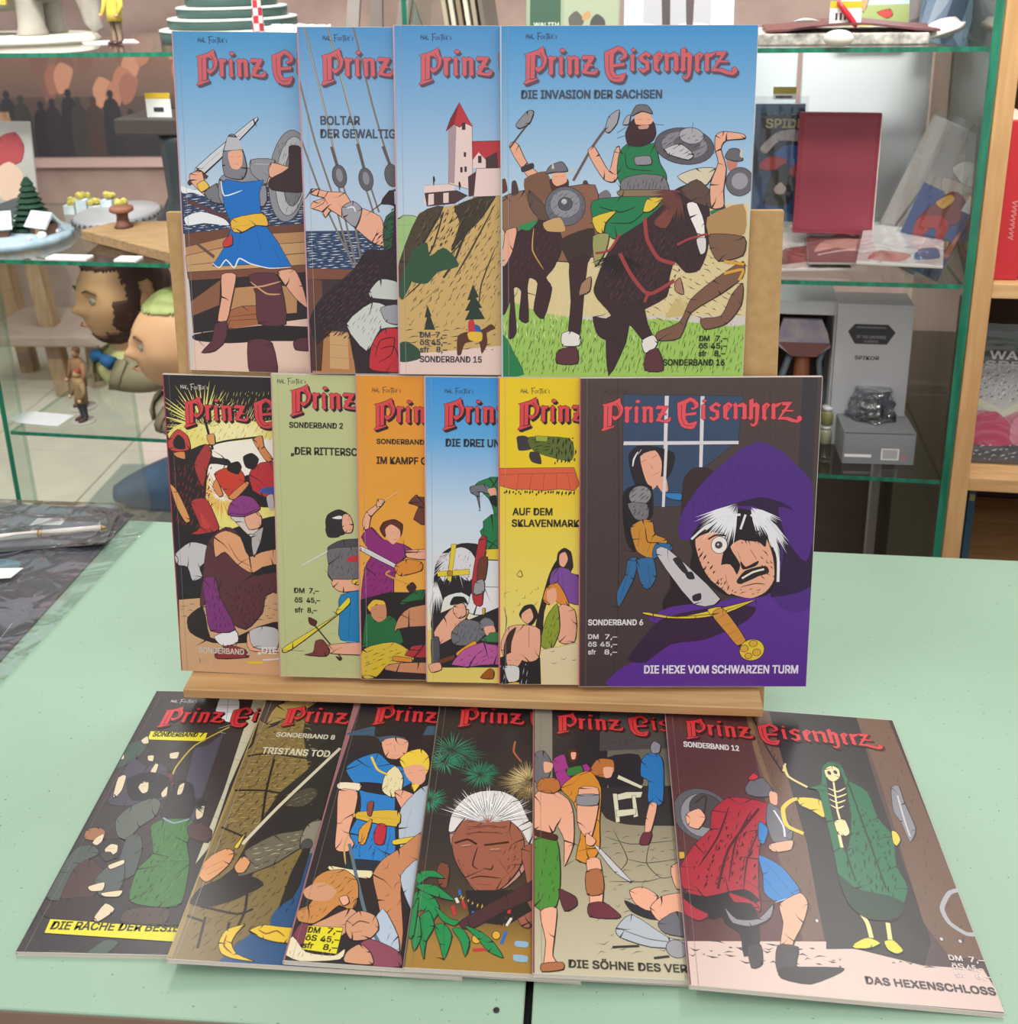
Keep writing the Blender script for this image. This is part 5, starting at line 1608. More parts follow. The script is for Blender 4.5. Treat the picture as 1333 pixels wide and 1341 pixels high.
# stepped dark green base
st = cthing('stepped_base', 'dark green round stepped base with pale rims, on the top shelf', 'statue base', .40, .24, ZA, 0)
gm = mat('dark_green_step', '3e5550', .4, .4, noise=.1); rm = mat('step_rim', 'a8b4ac', .5)
for i, (rr, z0, z1) in enumerate(((.125, 0, .022), (.110, .022, .040), (.094, .040, .058), (.078, .058, .076), (.06, .076, .094))):
    b_ = bmesh.new(); lathe(b_, [(rr-.002, z0), (rr, z0+.003), (rr, z1-.004), (rr-.001, z1-.002)], n=48); s_ = obj('step', b_, gm, st, True)
    b_ = bmesh.new(); lathe(b_, [(rr, z1-.004), (rr+.0015, z1-.003), (rr, z1-.001), (rr-.004, z1)], n=48); obj('rim', b_, rm, s_, True)
ck = cthing('checkered_post', 'small red and white checkered post beside the stepped base', 'ornament', .505, .09, ZA)
for i in range(6):
    for j in range(6):
        b_ = bmesh.new(); a0 = j*pi/3; n = 4; r_ = .0105-i*.0006; z0 = .0005+i*.012
        loft(b_, [[(0, 0, z)]+[(r_*cos(a0+pi/3*k/n), r_*sin(a0+pi/3*k/n), z) for k in range(n+1)] for z in (z0, z0+.0115)])
        obj('check', b_, mat('check_red', 'b8323c', .4) if (i+j) % 2 else mat('check_white', 'd8d4d0', .4), ck)
# folded white cloth, grey slats, albums, packages on the top shelf behind the comics
cl = bmesh.new(); rings = [[(x, -.04+.08*j/9, (.024+.006*sin(j*1.3+x*60))*(1 if 0 < j < 9 else .2)) for j in range(10)]+[(x, .04-.08*j/9, 0) for j in range(10)] for x in [-.05+.1*i/8 for i in range(9)]]
loft(cl, rings); o = obj('folded_paper', cl, mat('soft_white', 'c9ccd2', .7), None, True); o.location = P(.55, .14, ZA+.0005); tag(o, 'pale folded paper lying on the top shelf behind the comics', 'paper')
ez = cthing('wooden_easel', 'grey wooden easel legs crossing on the top shelf behind the comics', 'easel', .68, .2, ZA+.001)
for i, (u, c) in enumerate(((.625, '8e8780'), (.665, '7a706c'), (.705, '837c76'), (.735, '757577'))):
    b_ = bmesh.new(); bx(b_, -.011, .011, -.004+i*.009, .004+i*.009, 0, .16); o = obj('leg', b_, mat('slat_'+c, c, .6, .2, noise=.15, scale=30, stretch=(1, 1, .1)), ez, bevel=.001)
    o.location = (u-.68, 0, 0); o.rotation_euler = (0, [.12, .05, .18, -.3][i], 0)
for i in range(6):
    b_ = bmesh.new(); bx(b_, -.0035, .0035, -.06, .06, 0, .15); o = obj('album', b_, mat('album_'+'abcdef'[i], ['b0a48e', 'c8c2b2', '8a7a64', 'cfc8b8', '9a8e7c', '6e665c'][i], .5, noise=.1), None, bevel=.0006, seg=1)
    o.location = P(.80+i*.012, .22, ZA+.002); o.rotation_euler = (0, .0-.13, -.0875)
    tag(o, 'thin album leaning behind the top comics, %s of six from the left' % ('first', 'second', 'third', 'fourth', 'fifth', 'sixth')[i], 'book', 'thin albums leaning on the top shelf')
def art_pic(*a, **k): return picture(*a, **k)
def cbasis(lean=0, yaw=0, roll=0):
    a = -.0875+yaw; ex = Vector((cos(a), sin(a), 0)); bk = Vector((-sin(a), cos(a), 0)); ey = Vector((0, 0, 1))*cos(lean)+bk*sin(lean)
    e2 = ex*cos(roll)+ey*sin(roll); y2 = -ex*sin(roll)+ey*cos(roll); return basis(e2, y2)
art_pic('boxed_game', 148, 110, "g 8e9c84 8a9a82 0 1\nf 3f5a4a 12,10 110,10 110,215 12,215\nf 9aa48c 120,10 290,10 290,215 120,215\ns 5a5a52 140,40 165,30 185,60 160,90 135,70\ns 4a4a48 200,0 250,0 250,60 225,80 205,60\ns b08a60 180,60 205,70 200,90 180,80\nt c9d0c0 40 5 12 22 WALITH\nh c9d0c0 1.4 0 6 24,20 100,20 100,34 24,34\n", P(.928, .15, ZA+.001), cbasis(.12), '98a48e', label='pale green boxed set standing on the top shelf behind the comics', cat='box')
art_pic('framed_photo', 170, 130, "g b9bcc4 c6c8d0 0 1\nf a8a8ac 60,6 270,6 270,255 60,255\ns d8d8de 60,6 270,6 270,40 200,50 140,36 60,48\nf 4c4446 120,40 145,40 140,255 110,255\nf 54484a 195,36 215,36 220,255 185,255\nf d6d6dc 272,0 338,0 338,258 272,258\n", P(1.082, .16, ZA+.001), cbasis(.15), 'd2d3d8', label='white framed picture standing on the top shelf behind the comics', cat='picture')
# stone slab with maroon folder
sl = box('stone_slab', -.115, .12, -.05, .09, 0, .016, mat('white_stone', 'cfcac0', .7, .2, scale=90, col2='8c8a82', bump=.5), bevel=.002); sl.location = P(1.40, .085, ZA+.0005); sl.rotation_euler = (0, 0, -.0875); tag(sl, 'white marbled stone slab at the right end of the top shelf', 'slab')
fo = bmesh.new(); rings = []
for i in range(9):
    x = -.115+.24*i/8; zz = .0175+.010*sin(pi*i/8)**2
    rings.append([(x, -.055, zz), (x, .06, zz+.001), (x, .06, zz+.004), (x, -.055, zz+.003)])
loft(fo, rings); fo = obj('maroon_folder', fo, mat('maroon_card', '6d4442', .5, .3, noise=.1), None); fo.location = P(1.41, .095, ZA+.0005); fo.rotation_euler = (0, 0, -.0875); tag(fo, 'flat maroon folder lying on the white stone slab, top shelf', 'folder')
rp_ = cthing('price_tag', 'yellow and white price tag with a red ribbon, standing on the maroon folder', 'price tag', 1.405, .05, ZA+.026)
b_ = bmesh.new(); bx(b_, -.022, .022, -.001, 0, 0, .034); obj('card', b_, lab_m, rp_); b_ = bmesh.new(); bx(b_, -.022, .022, -.0014, -.001, .025, .034); obj('yellow_band', b_, mat('tag_yellow', 'd8b22c', .4), rp_)
b_ = bmesh.new(); tube(b_, [(-.012, -.003, .034), (-.006, -.006, .026), (.004, -.005, .014), (.012, -.004, .004), (.015, -.006, -.002)], [.002, .004, .0045, .004, .002], 8); obj('ribbon', b_, mat('red_ribbon', 'c22a38', .35), rp_, True)
b_ = bmesh.new()
for q in range(4): bx(b_, -.014+q*.006, -.011+q*.006, -.0014, -.001, .008, .018)
obj('price_print', b_, mat('print_dark', '3a3a44', .5), rp_)
sh_ = bmesh.new(); bmesh.ops.create_uvsphere(sh_, u_segments=20, v_segments=12, radius=1, matrix=Matrix.Diagonal((.021, .016, .012, 1))); sh_ = obj('white_shell', sh_, mat('shell_white', 'ded8ce', .4), None, True); sh_.location = P(1.392, .0, ZA+.0125); tag(sh_, 'round white shell in front of the stone slab edge', 'shell')
sh2 = bmesh.new(); loft(sh2, [[(x, .012*sin(pi*t)*s, .004*sin(pi*t)) for x, s in ((-.02+.04*t, 1), (-.02+.04*t, 0), (-.02+.04*t, -1))]+[(-.02+.04*t, 0, -.001)] for t in [.05+.9*i/8 for i in range(9)]]); sh2 = obj('white_petal', sh2, mat('shell_white', 'ded8ce', .4), None, True); sh2.location = P(1.35, .03, ZA+.034); tag(sh2, 'small white petal shape on the maroon folder left of the price tag', 'ornament')
tissue = bmesh.new(); rings = []
for i in range(12):
    t = i/11; rings.append([(-.06+.12*t, .03*cos(q)*(.4+.6*sin(pi*t)), .012+.012*sin(q)*(.6+.5*sin(7*t+q*2))) for q in [2*pi*j/14 for j in range(14)]])
loft(tissue, rings); tissue = obj('crumpled_tissue', tissue, mat('tissue', 'd9d5ce', .8, .1), None, True); tissue.location = P(1.53, .09, ZA+.0005); tissue.rotation_euler = (0, -.2, .5); tag(tissue, 'crumpled white tissue at the right end of the stone slab', 'tissue')
blue_sky = "g 9fc0dc b5cfe0 0 .7\ng 9aa86c 8a9a60 .7 1\nso c8906c 70,60 95,130 110,170 90,190 60,120\nso b8443c 110,60 140,40 160,50 150,70\ns c8b060 30,30 80,40 120,30 90,14 30,12\n"
art_pic('framed_picture', 105, 140, blue_sky, P(1.425, .26, ZA+.001), cbasis(.15, 0, .02), 'c8c8c4', label='small framed blue picture at the back of the top shelf, right end', cat='picture')
art_pic('framed_print', 90, 170, "g 9a9694 8a8484 0 1\ns 6e6668 30,0 90,60 150,0\n", P(1.50, .28, ZA+.001), cbasis(.12, 0, -.16), 'b5b0aa', label='tall grey framed print leaning right at the end of the top shelf', cat='picture')
film = clear_mat('thin_plastic', 'e8ebee', .12, bump=.5, scale=14, refl=2.2)
def sleeved(label, w, h, art, loc, rot, col, thick=.005, n=1, name='sleeved_comic'):
    r = picture(name, w, h, art, loc, rot, col, label=label, cat='comic', thick=thick)
    bm = bmesh.new(); nx, ny = 10, 14; W_, H_ = w/1000, h/1000
    g = [[bm.verts.new((-.004+(W_+.008)*i/nx, -.004+(H_+.016)*j/ny, .0035+.0016*sin(i*1.9+j*.7))) for i in range(nx+1)] for j in range(ny+1)]
    for j in range(ny):
        for i in range(nx): bm.faces.new((g[j][i], g[j][i+1], g[j+1][i+1], g[j+1][i]))
    obj('plastic_sleeve', bm, film, r, True); return r
sleeved('blue-grey sleeved comic leaning against the right pane of the top shelf', 75, 170, "g 8ea2b4 9cb0c4 0 1\ns c8d4de 20,40 60,120 50,260 30,200\ns 5a6a7c 70,0 120,60 110,300 80,330\n", P(1.525, .16, ZA+.001), cbasis(.1, .2, -.28), '8a9098')
sleeved('pale blue sleeved comic behind the leaning one on the top shelf', 60, 170, "g a9c0d4 7a98b4 0 1\ns d8b458 20,20 50,60 90,30\n", P(1.60, .24, ZA+.001) - Vector((.06, 0, 0)), cbasis(.1, .25, -.12), '8a9098')

# ---- middle shelf, left
sn = cthing('snowy_village', 'miniature snowy village on a pale blue round base, middle shelf left', 'miniature', -.035, .13, ZB, 0)
b_ = bmesh.new(); loft(b_, [[(x*(1+.02*sin(9*i)), y*(1+.02*sin(9*i)), z) for i, (x, y, z) in enumerate(ell(0, 0, q, .128*k, .105*k, 44))] for q, k in ((0, .97), (.006, 1), (.014, .98))]); obj('base', b_, mat('snow_blue', 'a9bcc8', .5, .3, scale=40, col2='93aab8'), sn, True)
snow = mat('snow', 'd5dde2', .6, .2, scale=50, col2='bccbd2', bump=.3); hut = mat('hut_brown', '7a5a4a', .7, .2, noise=.2)
for i, (x, y, s, a) in enumerate(((.01, -.03, 1, .5), (.085, .0, .9, -.3), (-.06, .01, .9, .2))):
    h_ = empty('hut', (x, y, .014), a, sn); b_ = bmesh.new(); bx(b_, -.022*s, .022*s, -.016*s, .016*s, 0, .02*s); obj('hut_wall', b_, hut, h_)
    b_ = bmesh.new(); rings = [[(xx, -.024*s, .016*s), (xx, 0, .044*s), (xx, .024*s, .016*s), (xx, .02*s, .013*s), (xx, 0, .036*s), (xx, -.02*s, .013*s)] for xx in (-.029*s, -.01*s, .01*s, .029*s)]; loft(b_, rings); obj('snow_roof', b_, snow, h_)
    b_ = bmesh.new(); bx(b_, -.006*s, .006*s, -.017*s, -.0155*s, 0, .013*s); obj('hut_door', b_, mat('hut_door', 'c0a070', .6), h_)
b_ = bmesh.new(); random.seed(5)
for i in range(9):
    z = .016+i*.010; r_ = .038*(1-i/10)+.004; lathe(b_, [(r_*.3, z+.013), (r_, z), (r_*.85, z-.002), (r_*.2, z+.002)][::-1], .045, .03, 10)
obj('fir_tree', b_, mat('fir', '2f4a3c', .8, .1, noise=.3, scale=80), sn)
for i in range(12):
    a = random.uniform(0, 6.28); b_ = bmesh.new(); bmesh.ops.create_icosphere(b_, subdivisions=2, radius=random.uniform(.005, .011), matrix=Matrix.Translation((.105*cos(a), .085*sin(a), .016))); obj('snow_mound', b_, snow, sn, True)
# yellow market stall miniature
fs = cthing('flower_stall', 'tiny yellow and white market stall model behind the snowy village', 'miniature', .03, .34, ZB)
for i in range(5):
    for nm, mm, o_ in (('crate', snow, 0), ('flowers', mat('flower_yellow', 'c8b85a', .7, noise=.3, scale=200), .018)):
        b_ = bmesh.new()
        if o_ == 0: bx(b_, -.06+i*.027, -.037+i*.027, -.012, .012, 0, .018+(i % 2)*.012)
        else:
            for k in range(5): bmesh.ops.create_icosphere(b_, subdivisions=1, radius=.007, matrix=Matrix.Translation((-.049+i*.027+random.uniform(-.008, .008), random.uniform(-.008, .008), .022+(i % 2)*.012+random.uniform(0, .006))))
        obj(nm, b_, mm, fs)
# round plinth with chain relief
rp2 = cthing('round_plinth', 'empty oval grey plinth with a dark chain border, middle shelf', 'statue base', .10, .30, ZB)
b_ = bmesh.new(); loft(b_, [ell(0, 0, z, a, c, 44) for z, a, c in ((0, .074, .10), (.003, .076, .102), (.013, .074, .10), (.016, .07, .096))]); obj('plinth_block', b_, mat('plinth_grey', '99979c', .4, .4, noise=.05), rp2, True)
for i in range(36):
    a = 2*pi*i/36; b_ = bmesh.new(); bmesh.ops.create_icosphere(b_, subdivisions=1, radius=.0042, matrix=Matrix.Translation((.0745*cos(a), .1005*sin(a), .008)) @ Matrix.Rotation(a, 4, 'Z')); obj('chain_link', b_, mat('chain_dark', '4a4a50', .4), rp2, True)
# wooden board (tray)
wbm = bmesh.new(); Q = [(.115, .139), (.352, .002), (.56, .06), (.40, .25), (.143, .20)]
c0 = (.3, .13); a = [wbm.verts.new((x-c0[0], y-c0[1], 0)) for x, y in Q]; c = [wbm.verts.new((x-c0[0], y-c0[1], .018)) for x, y in Q]; wbm.faces.new(a[::-1]); wbm.faces.new(c)
for i in range(5): wbm.faces.new((a[i], a[(i+1) % 5], c[(i+1) % 5], c[i]))
wbo = obj('wooden_board', wbm, mat('board_brown', 'a48764', .6, .2, scale=20, col2='8f7352', stretch=(1, 8, 8)), None, bevel=.001, seg=1); wbo.location = P(c0[0], c0[1], ZB+.0005); wbo.rotation_euler = (0, 0, -.0875); tag(wbo, 'angular brown wooden board lying on the middle shelf left of the stand', 'board')
stp = cthing('wooden_stump', 'small brown stump table standing on the angular wooden board', 'miniature', .185, .165, ZB+.019)
b_ = bmesh.new(); lathe(b_, [(.017, 0), (.012, .006), (.010, .02), (.012, .028)], n=16); obj('stem', b_, mat('stump_b', '6f4a3c', .7, noise=.2), stp, True)
b_ = bmesh.new(); lathe(b_, [(.018, .028), (.021, .030), (.021, .036), (.019, .038)], n=20); obj('top', b_, mat('stump_t', '8a5c48', .6), stp, True)
# dark pedestal with thick slab top
dp = cthing('dark_pedestal', 'black round pedestal with a thick square dark top, middle shelf', 'pedestal', .265, .30, ZB)
b_ = bmesh.new(); lathe(b_, [(.075, 0), (.075, .01), (.06, .03), (.05, .05), (.052, .10), (.055, .155), (.055, .172)], n=32); obj('column', b_, mat('pedestal_blue', '2e3238', .35, .5, noise=.1), dp, True)
b_ = bmesh.new(); bx(b_, -.115, .12, -.06, .07, .172, .202); obj('slab_top', b_, mat('pedestal_top', '3f3836', .4, .4), dp, bevel=.003)
pc = cthing('price_card', 'yellow-topped white price card standing on the dark pedestal', 'price card', .232, .26, ZB+.2025)
for nm, z0, z1, y, mm in (('card', 0, .044, 0, lab_m), ('yellow_band', .034, .044, -.0007, mat('tag_yellow', 'd8b22c', .4)), ('barcode', .010, .018, -.0007, mat('print_dark', '3a3a44', .5))):
    b_ = bmesh.new(); k = .4 if nm == 'barcode' else 1; bx(b_, -.024*k, .024*k, y-.0006, y, z0, z1); obj(nm, b_, mm, pc)
art_pic('standing_card', 125, 195, "g b8b4b0 a09a98 0 1\nso a8484c 70,250 120,330 190,350 220,300 200,240 120,220\ns d4b4a0 80,200 150,240 200,200 190,120 120,90 80,130\nf 5c5c60 40,0 230,0 250,90 180,110 90,80\n", P(-.15, .235, ZB+.001), cbasis(.08), 'c2beba', label='grey card with a red smudged figure standing at far left, middle shelf', cat='card')

# ---- busts
def head_mesh(size, skull, nose=1.0):
    """head facing -Y, centre at origin, unit height 1 scaled by size"""
    bm = bmesh.new(); bmesh.ops.create_icosphere(bm, subdivisions=5, radius=1)
    def bump(d, c, s): 
        c = Vector(c).normalized(); return math.exp(-((d-c).length/s)**2)
    for v in bm.verts:
        d = v.co.normalized(); x, y, z = d
        p = Vector((x*.375, y*.45, z*.5))
        if z < -.1: k = (-.1-z); p.x *= 1-.22*k; p.y *= 1-.30*k*(1 if y > 0 else .2)
        if y < 0: p.y = p.y*.93
        fr = Vector((0, -1, 0))
        p += fr*(.030*bump(d, (0, -1, .33), .35)+.018*(bump(d, (.33, -1, .22), .2)+bump(d, (-.33, -1, .22), .2)))
        p -= fr*(.040*(bump(d, (.36, -1, .06), .17)+bump(d, (-.36, -1, .06), .17)))
        p += fr*nose*(.035*bump(d, (0, -1, .10), .10)+.105*bump(d, (0, -1, -.12), .115)+.03*(bump(d, (.12, -1, -.18), .08)+bump(d, (-.12, -1, -.18), .08)))
        p += fr*(.026*bump(d, (0, -1, -.42), .16)-.020*bump(d, (0, -1, -.50), .07)+.02*bump(d, (0, -1, -.56), .12)+.045*bump(d, (0, -.8, -.85), .25))
        p += Vector((x, 0, 0))*.03*(bump(d, (.7, -.7, -.1), .3)+bump(d, (-.7, -.7, -.1), .3))
        v.co = p*size
    return bm
def part_of(bm_src, test, off, name, m, parent, wave=0):
    bm = bm_src.copy(); dead = [f for f in bm.faces if not test((f.calc_center_median())/1.0)]
    bmesh.ops.delete(bm, geom=dead, context='FACES'); bm.normal_update()
    for v in bm.verts:
        v.co += v.normal*off*(1+wave*sin(v.co.x*260+v.co.z*120+sin(v.co.y*160)))
    r = bmesh.ops.solidify(bm, geom=bm.faces[:], thickness=off*.9); o = obj(name, bm, m, parent, True); return o
def bust(label, u, w, rz, size, skin, hairc, jacket, shirt, beard, hz, hair_test):
    r = cthing('bust', label, 'bust', u, w, ZC+.001, rz)
    sk = mat('skin_'+skin, skin, .45, .4, scale=8, col2=skin)
    hm = head_mesh(size, None); H_ = Matrix.Translation((0, 0, hz))
    hp = empty('head', (0, 0, hz), 0, r); s = size
    part_of(hm, lambda c: hair_test(c/s), .022*s, 'hair', mat('hair_'+hairc, hairc, .55, .3, scale=40, col2=hairc, bump=.3), hp, .35)
    if beard: part_of(hm, lambda c: beard(c/s), .016*s, 'beard', mat('beard_dark', '4e362f', .6, .3, scale=50, bump=.4), hp, .25)
    for sx in (-1, 1):
        e_ = bmesh.new(); bmesh.ops.create_uvsphere(e_, u_segments=14, v_segments=10, radius=1, matrix=Matrix.Translation((sx*.385*s, .02*s, -.02*s)) @ Matrix.Rotation(sx*.35, 4, 'Z') @ Matrix.Diagonal((.025*s, .065*s, .105*s, 1))); obj('ear', e_, sk, hp, True)
        e_ = bmesh.new(); bmesh.ops.create_uvsphere(e_, u_segments=14, v_segments=10, radius=.045*s, matrix=Matrix.Translation((sx*.125*s, -.352*s, .03*s))); ey_ = obj('eye', e_, mat('eye_paint', '9a9484', .3), hp, True)
        e_ = bmesh.new(); bmesh.ops.create_uvsphere(e_, u_segments=10, v_segments=8, radius=.022*s, matrix=Matrix.Translation((sx*.13*s, -.378*s, .03*s))); obj('iris', e_, mat('iris_paint', '566a62', .3), ey_, True)
        e_ = bmesh.new(); tube(e_, [(sx*.04*s, -.425*s, .10*s), (sx*.12*s, -.42*s, .135*s), (sx*.21*s, -.365*s, .10*s)], [.008*s, .012*s, .006*s], 8); obj('eyebrow', e_, mat('brow_dark', '5c4434', .6), hp, True)
    l_ = bmesh.new(); tube(l_, [(-.085*s, -.405*s, -.222*s), (0, -.452*s, -.212*s), (.085*s, -.405*s, -.222*s)], [.006*s, .014*s, .006*s], 8); obj('lips', l_, mat('lip_paint', 'a8705a', .45), hp, True)
    sku = hm.copy(); obj('face', sku, sk, hp, True); hm.free()
    n_ = bmesh.new(); loft(n_, [ell(0, .03*s, z, a*s, c*s, 22) for z, a, c in ((hz-.60*s, .24, .24), (hz-.58*s, .22, .22), (hz-.42*s, .20, .21), (hz-.25*s, .20, .22))]); obj('neck', n_, sk, r, True)
    zt = hz-.55*s
    t_ = bmesh.new(); loft(t_, [ell(0, .03*s, z, a*s, c*s, 28) for z, a, c in ((0, .44, .29), (zt*.25, .52, .34), (zt*.55, .50, .34), (zt*.80, .38, .29), (zt*.98, .26, .24), (zt*1.08, .235, .225))]); obj('shirt', t_, mat('shirt_'+shirt, shirt, .6, .2), r, True)
    # jacket: open shell around the shirt
    j_ = bmesh.new(); rings = []
    for z, a, c, op in ((0, .50, .34, .35), (zt*.25, .58, .39, .40), (zt*.55, .56, .385, .50), (zt*.80, .44, .34, .62), (zt*1.0, .31, .29, .75)):
        an = [-pi/2+op+(2*pi-2*op)*i/26 for i in range(27)]
        rings.append([(a*s*cos(q), .03*s+c*s*sin(q), z) for q in an]+[((a-.05)*s*cos(q), .03*s+(c-.05)*s*sin(q), z) for q in an[::-1]])
    loft(j_, rings); jk = obj('jacket', j_, mat('jacket_'+jacket, jacket, .7, .2, scale=60, bump=.2), r, True)
    for sx in (-1, 1):
        v_ = bmesh.new(); loft(v_, [[(sx*x*s, y*s, z), (sx*(x+.13)*s, (y+.04)*s, z+.02*s), (sx*(x+.13)*s, (y+.06)*s, z+.02*s), (sx*x*s, (y+.03)*s, z)] for x, y, z in ((.14, -.345, zt*.04), (.19, -.355, zt*.35), (.20, -.325, zt*.62), (.17, -.25, zt*.92))]); obj('lapel', v_, mat('jacket_'+jacket, jacket), jk, True)
    return r
def hair_a(c): # short dark hair: top, back, sideburns
    return (c.z > .30 and c.y > -.36) or (c.y > .12 and c.z > -.18) or (c.z > .18 and c.y > -.16 and abs(c.x) > .2) or (abs(c.x) > .27 and -.14 < c.y < -.02 and c.z > -.3)
def beard_a(c): return (c.z < -.30 and c.y < .06 and not (abs(c.x) < .13 and c.z > -.335)) or (abs(c.x) > .235 and -.26 < c.y < .04 and -.34 < c.z < .04)
def hair_b(c): return (c.z > .34 and c.y > -.30) or (c.y > .16 and c.z > -.16) or (c.z > .2 and c.y > -.02)
b1 = bust('bust of a man with dark hair and beard, blue neckcloth and olive jacket, lower shelf', .108, .27, -.62, .205, 'c39a70', '4a342e', '8c8268', 'c2bd84', beard_a, .178, hair_a)
nc = bmesh.new()
for sx in (-1, 1): tube(nc, [(0, -.058, .060), (sx*.016, -.064, .060), (sx*.034, -.058, .055)], [.006, .011, .014], 10)
obj('neckcloth', nc, mat('blue_cloth', '2c6090', .55, .2, noise=.1, scale=40), b1, True)
bust('bust of a man with short greenish-blond hair and grey jacket, lower shelf', .312, .08, -1.0, .185, 'c9a078', 'a3b070', '7d7663', 'a09882', None, .155, hair_b)
f1 = figure('figurine', 'all-brown standing man figurine on the lower shelf, farther left', .083, .115, ZC+.0005, .115, '8c6a4c', 'a07c5c', '6a4c38', legs='84644a', rz=-.5, base='a8a49c')
f2 = figure('figurine', 'red-haired man figurine in tan coat and dark trousers, lower shelf', .118, .055, ZC+.0005, .098, '8a7452', 'b8906c', '8a4030', legs='3a3c44', rz=-.6, base='a8a49c')
sp = bmesh.new(); rings = [[(-.05+.1*i/10, -.026, .001+.004*max(0, 3-i)/3), (-.05+.1*i/10, .026, .001), (-.05+.1*i/10, .026, .0016), (-.05+.1*i/10, -.026, .0016+.004*max(0, 3-i)/3)] for i in range(11)]
loft(sp, rings); sp = obj('paper_slip', sp, mat('slip_paper', 'd5d6d9', .6, .2, noise=.03), None); sp.location = P(.035, .055, ZC+.0003); sp.rotation_euler = (0, 0, -.16); tag(sp, 'white printed paper slip lying on the lower shelf below the figurines', 'paper')
# bench on the floor behind the case: easel-like wooden legs and a slab seat
ea = empty('wooden_stool', (-1.95, 3.45, -.75)); tag(ea, 'pale wooden easel stool with a pinkish slab seat on the tiled floor', 'stool')
lw = mat('aged_wood', 'a1836a', .6, .2, scale=10, col2='8d7058', stretch=(6, 6, .6))
for x0, y0, x1, y1 in ((-.16, -.2, -.28, .0), (-.12, .2, -.2, .2), (.12, -.02, -.04, .12)):
    b_ = bmesh.new(); tube(b_, [(x0, y0, .0), (x1, y1, .95)], .035, 4); obj('leg', b_, lw, ea)
b_ = bmesh.new(); bx(b_, -.12, .34, -.1, .22, .20, .24); obj('seat', b_, mat('slab_pink', 'a08a82', .6, noise=.1), ea, bevel=.008)
b_ = bmesh.new(); tube(b_, [(.2, .06, .001), (.2, .06, .2)], .03, 8); obj('leg', b_, lw, ea)
# blue bag on a grey box, floor behind the table
gb = box('grey_box', -.2, .3, -.12, .16, 0, .05, mat('box_grey', '8f9690', .5, noise=.05), bevel=.006); gb.location = (-1.16, 2.64, -.75); tag(gb, 'low grey-green box on the tiled floor behind the table', 'box')
bb = bmesh.new(); rings = []
for i in range(14):
    t = i/13; s = sin(pi*(.04+.92*t))**.6
    rings.append([(-.2+.44*t, .11*s*cos(q)*(1+.08*sin(5*q+6*t)), .068+.068*s*sin(q)*(1+.07*sin(7*t+3*q))) for q in [2*pi*j/18 for j in range(18)]])
loft(bb, rings); bb = obj('blue_bag', bb, mat('blue_nylon', '3f5a76', .45, .4, scale=9, col2='33495f', bump=.5), None, True); bb.location = (-1.06, 2.58, -.698); bb.rotation_euler = (0, -.1, .3); tag(bb, 'slumped blue nylon bag lying on the low grey box', 'bag')

# ---- middle shelf, right
wp = 'd9dde0'
def plain_board(name, label, cat, w, h, loc, rot, col, thick=.02, rough=.5):
    r = empty(name); r.matrix_world = Matrix.Translation(loc) @ rot; tag(r, label, cat)
    b = bmesh.new(); bx(b, 0, w, 0, h, -thick, 0); obj('board', b, mat('pb_'+col, col, rough, .3, noise=.03), r, bevel=.001)
    b = bmesh.new(); bx(b, .006, w-.006, .006, h-.006, 0, .0006); obj('front_sheet', b, mat('ps_'+col, col, rough-.1, .4), r)
    return r
plain_board('white_folder', 'large blank white folder standing behind the burgundy book', 'folder', .205, .315, P(1.372, .27, ZB+.001), cbasis(.08), 'd3d6da')
plain_board('white_folder', 'white folder standing left of the large blank one, behind the dark comic', 'folder', .17, .315, P(1.195, .29, ZB+.001), cbasis(.08), 'cdd2d8')
rb = plain_board('burgundy_book', 'plain burgundy hardcover book standing on the middle shelf', 'book', .122, .19, P(1.357, .125, ZB+.042), cbasis(.06, 0, -.01), '7c2f3c', .014)
b_ = bmesh.new(); bx(b_, .003, .1235, .002, .188, -.0125, -.0015); obj('page_block', b_, white_edge, rb)
spid = "g 2c5a78 22344c 0 .5\ng 22344c 2a4a70 .5 1\nf 1c2c3c 16,230 150,230 150,350 16,350\nso b0a4a0 20,240 70,290 130,300 150,280 150,260 80,262 40,220\nso 3464a8 50,200 100,250 150,240 150,180 90,170\nso b03440 20,190 60,215 110,200 90,170 30,170\nso 1c2024 40,60 60,150 100,190 130,150 120,60\nso b09a90 70,110 90,130 110,110 100,90 78,92\nso a83440 118,180 150,190 150,150 120,150\ns 44607c 20,0 60,40 120,30 150,0\nt b8ad80 58 12 18 152 SPIDE\nh 8ca0a8 1 0 4 36,342 140,342 140,350 36,350\n"
sleeved('dark blue sleeved comic standing behind the burgundy book', 78, 190, spid, P(1.292, .165, ZB+.05), cbasis(.05), 'cfd0ce')
pt = cthing('price_card', 'olive and white price card above the dark blue comic', 'price card', 1.338, .20, ZB+.243)
b_ = bmesh.new(); bx(b_, -.018, .018, -.0006, 0, 0, .02); obj('card', b_, lab_m, pt); b_ = bmesh.new(); bx(b_, -.018, .018, -.0012, -.0006, .009, .02); obj('yellow_band', b_, mat('tag_olive', 'a89a4c', .4), pt)
b_ = bmesh.new(); bx(b_, -.014, .012, -.0012, -.0006, .002, .006); obj('price_print', b_, mat('print_dark', '3a3a44', .5), pt)
